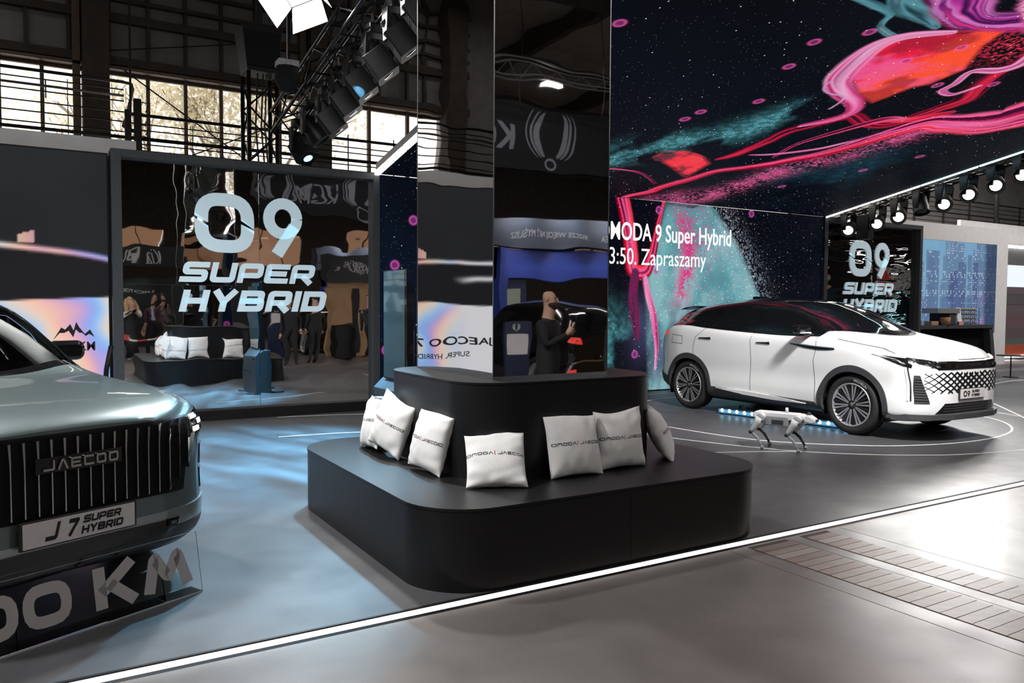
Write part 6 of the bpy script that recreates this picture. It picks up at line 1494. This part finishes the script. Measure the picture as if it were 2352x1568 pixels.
# ------------------------------------------------------------------ people behind the photographer
def person(label, loc, az, h, cols, arms='phone', hair=None, beard=False, dress=False, build=1.0, phl=''):
    """one skinned body; az = compass direction faced; cols: skin, top, shirt, legs, shoes"""
    t = thing('person', label, 'person', loc, -R(az)); k = h/1.78
    J = {'pel': (0, 0, .96, .15, .11), 'sp': (0, .005, 1.15, .135, .10), 'ch': (0, 0, 1.34, .165, .115), 'nb': (0, -.005, 1.47, .085, .075), 'nk': (0, .01, 1.53, .062, .064), 'h1': (0, .03, 1.60, .068, .082), 'h2': (0, .025, 1.68, .075, .092), 'h3': (0, .012, 1.735, .064, .078), 'h4': (0, .008, 1.768, .036, .045)}
    E_ = [('pel', 'sp', 1), ('sp', 'ch', 1), ('ch', 'nb', 1), ('nb', 'nk', 0), ('nk', 'h1', 0), ('h1', 'h2', 0), ('h2', 'h3', 0), ('h3', 'h4', 0)]
    hands = []
    for s, n in ((-1, 'l'), (1, 'r')):
        J[n+'sh'] = (s*.185*build, 0, 1.415, .062, .062)
        if arms == 'phone' or (arms == 'one' and s > 0): J[n+'el'] = (s*.22, .06, 1.15, .045, .045); J[n+'wr'] = (s*.07, .27, 1.30, .029, .029); hd = Vector((s*-.25, .55, .8))
        elif arms == 'fold': J[n+'el'] = (s*.23, .05, 1.14, .046, .046); J[n+'wr'] = (s*.03, .20, 1.12, .03, .03); hd = Vector((s*-1, .15, .1))
        else: J[n+'el'] = (s*.235, -.02, 1.14, .046, .046); J[n+'wr'] = (s*.25, .06, .89, .029, .029); hd = Vector((0, .15, -1))
        J[n+'hp'] = (s*.09, 0, .90, .095, .10); J[n+'kn'] = (s*.10, .02, .50, .062, .065); J[n+'an'] = (s*.105, -.01, .10, .043, .048); J[n+'to'] = (s*.125, .13, .038, .04, .032)
        E_ += [('ch', n+'sh', 1), (n+'sh', n+'el', 1), (n+'el', n+'wr', 1), ('pel', n+'hp', 3), (n+'hp', n+'kn', 3), (n+'kn', n+'an', 3), (n+'an', n+'to', 4)]
        hands.append((Vector(J[n+'wr'][:3]), hd.normalized(), s))
    ks = list(J); me = bpy.data.meshes.new('body'); me.from_pydata([[c*k for c in J[n][:3]] for n in ks], [(ks.index(a), ks.index(b)) for a, b, _ in E_], [])
    o = bpy.data.objects.new('body', me); COL.objects.link(o); md = o.modifiers.new('skin', 'SKIN')
    for i, n in enumerate(ks):
        v = me.skin_vertices[0].data[i]; v.radius = (J[n][3]*k*(build if J[n][2] < 1.45 else 1), J[n][4]*k*(build if J[n][2] < 1.45 else 1)); v.use_root = (n == 'pel')
    sb = o.modifiers.new('sub', 'SUBSURF'); sb.levels = 2; sb.render_levels = 2
    dg = bpy.context.evaluated_depsgraph_get(); dg.update(); m2 = bpy.data.meshes.new_from_object(o.evaluated_get(dg)); bpy.data.objects.remove(o); bpy.data.meshes.remove(me)
    V = [Vector(v.co) for v in m2.vertices]; F = [tuple(p.vertices) for p in m2.polygons]; bpy.data.meshes.remove(m2)
    segs = [(Vector(J[a][:3])*k, Vector(J[b][:3])*k, c, a, b) for a, b, c in E_]; fmi = []
    for f in F:
        c = sum((V[i] for i in f), Vector())/len(f); best = (9, 0)
        for a, b, m_, na, nb in segs:
            d = b-a; tt = max(0, min(1, (c-a).dot(d)/d.length_squared)); q = (c-a-d*tt).length
            if q < best[0]: best = (q, m_)
        mi = best[1]
        if mi == 1 and abs(c.x) < .055 and c.y > .03 and 1.0*k < c.z < 1.5*k: mi = 2
        if mi == 1 and c.z < .93*k and abs(c.x) < .2: mi = 3
        fmi.append(mi)
    hb = MB()
    for wv, d, s in hands:
        wv = wv*k; x = d.cross(Vector((0, 0, 1)) if abs(d.z) < .9 else Vector((0, 1, 0))).normalized(); pm = wv+d*.045*k
        hb.path([wv-d*.01, pm, wv+d*.09*k], [.026*k, .034*k, .03*k], 8)
        for i in range(4):
            b0 = wv+d*.085*k+x*(i-1.5)*.017*k; L_ = (.058, .07, .066, .05)[i]*k; nn = x.cross(d)
            hb.path([b0, b0+d*L_*.55+nn*.006, b0+d*L_*.9+nn*.022*k], [.0092*k, .0085*k, .0065*k], 6)
        b0 = wv+d*.03*k-x*s*.03*k; hb.path([b0, b0+(d*.6-x*s*.8).normalized()*.035*k, b0+(d*.9-x*s*.4).normalized()*.062*k], [.012*k, .0095*k, .007*k], 6)
    nz_ = MB().path([(0, .115*k, 1.685*k), (0, .128*k, 1.655*k), (0, .118*k, 1.642*k)], [.006*k, .012*k, .011*k], 6)
    for s in (-1, 1): nz_.sphere((s*.078*k, .02*k, 1.665*k), (.012*k, .022*k, .032*k), 8, 6)
    for extra in (hb, nz_):
        n0 = len(V); V += [Vector(v) for v in extra.V]; F += [tuple(i+n0 for i in f) for f in extra.F]; fmi += [0]*len(extra.F)
    mts = [mat('cloth_%.2f_%.2f_%.2f' % c, c, .8 if i else .55, var=.08, nscale=18) for i, c in enumerate(cols)]
    b = link('body', mesh_data('body', V, F, mts, True, fmi), t)
    ey = MB()
    for s in (-1, 1): ey.sphere((s*.032*k, .108*k, 1.678*k), .010*k, 8, 6)
    ey.build('eyes', mat('dark_eye', (.02, .015, .012), .3, var=0), t, smooth=True)
    MB().path([(-.024*k, .106*k, 1.612*k), (0, .112*k, 1.609*k), (.024*k, .106*k, 1.612*k)], .005*k, 6).build('mouth', mat('lip', (.32, .13, .11), .5, var=0), t)
    if hair:
        hm = mat('hair_%.2f_%.2f' % (hair[0], hair[1]), hair, .6, var=.25, nscale=30); mb = MB().sphere((0, -.004*k, 1.705*k), (.094*k, .108*k, .098*k), 18, 12)
        mb.V = [(x, min(y, .088*k) if z < 1.74*k else y, max(z, 1.60*k)) for x, y, z in mb.V]
        mb.V = [(x, (y if z > 1.735*k else min(y, .03*k)), z) for x, y, z in mb.V]
        if dress:
            for s in (-1, 1): mb.path([(s*.06*k, -.03*k, 1.75*k), (s*.105*k, -.02*k, 1.62*k), (s*.12*k, .0, 1.48*k), (s*.115*k, .04*k, 1.33*k)], [.05*k, .055*k, .055*k, .02*k], 10)
            mb.path([(0, -.06*k, 1.76*k), (0, -.10*k, 1.62*k), (0, -.11*k, 1.45*k), (0, -.09*k, 1.3*k)], [.06*k, .09*k, .1*k, .04*k], 10)
        mb.build('hair', hm, t, smooth=True)
    if beard:
        mb = MB().sphere((0, .045*k, 1.60*k), (.066*k, .075*k, .055*k), 14, 10); mb.build('beard', mat('dark_beard', (.03, .022, .017), .9, var=.3, nscale=60), t, smooth=True)
    if dress:
        MB().lathe([(.125*k, 1.42*k), (.145*k, 1.30*k), (.125*k, 1.12*k), (.17*k, .95*k), (.20*k, .6*k), (.24*k, .12*k), (.235*k, .12*k), (.12*k, .9*k), (.11*k, 1.42*k)], 28).build('dress', mts[3], t, smooth=True)
    if arms in ('phone', 'one'):
        ph = tag(B(-.036, .036, -.005, .005, 0, .15).build('smartphone', M_blackg, bevel=.004), 'dark smartphone held by the %s' % phl, 'phone')
        ph.rotation_euler = (0, 0, -R(az)); q = Matrix.Rotation(-R(az), 4, 'Z') @ Vector((.0, .355*k, 1.34*k)); ph.location = Vector(loc)+q
    return t
SK = (.52, .31, .22); BK = (.014, .014, .016)
person('bald bearded person in black looking at a phone, reflected in the column', (5.05, 1.52, -.03), 35, 1.80, (SK, BK, BK, BK, (.02, .02, .02)), 'phone', None, True, build=1.12, phl='bald bearded person')
person('person with long fair hair and long black dress, reflected in the big mirror', (2.30, -1.0, -.03), 5, 1.70, (SK, (.62, .60, .57), (.02, .02, .02), BK, (.6, .58, .55)), 'phone', (.46, .30, .14), dress=True, build=.9, phl='fair-haired person in the black dress')
person('person with purple blazer, pale blue shirt and brown shoes, reflected in the big mirror', (2.92, -1.5, -.03), 0, 1.78, (SK, (.085, .03, .05), (.30, .38, .48), BK, (.20, .10, .05)), 'down', (.05, .035, .025), True)
person('person with brown jacket half hidden beside the purple blazer, reflected in the big mirror', (3.32, -2.3, -.03), 10, 1.80, (SK, (.09, .07, .055), (.2, .2, .2), (.10, .08, .06), (.5, .5, .5)), 'phone', (.05, .03, .02), True, phl='person in the brown jacket')
person('person with grey checked jacket and white shirt, reflected above the mirrored bench', (4.0, -1.3, -.03), 25, 1.76, (SK, (.07, .075, .075), (.65, .65, .66), (.04, .04, .05), (.03, .03, .03)), 'fold', (.25, .22, .20), False, build=1.1)
person('person with black coat standing just right of the kiosk, reflected in the big mirror', (5.75, 2.1, -.03), 340, 1.74, (SK, BK, BK, BK, BK), 'down', (.30, .24, .18), False, build=1.1)
person('person with black clothes turned away by the tan boards, reflected in the big mirror', (6.4, 2.1, -.03), 200, 1.78, (SK, BK, BK, BK, BK), 'down', (.03, .02, .02), False, build=1.12)
person('person with dark grey jacket leaning over at the right end of the big mirror', (8.25, 1.3, -.03), 300, 1.80, (SK, (.04, .045, .05), (.05, .05, .05), BK, BK), 'one', (.05, .04, .03), False, phl='person in the dark grey jacket')
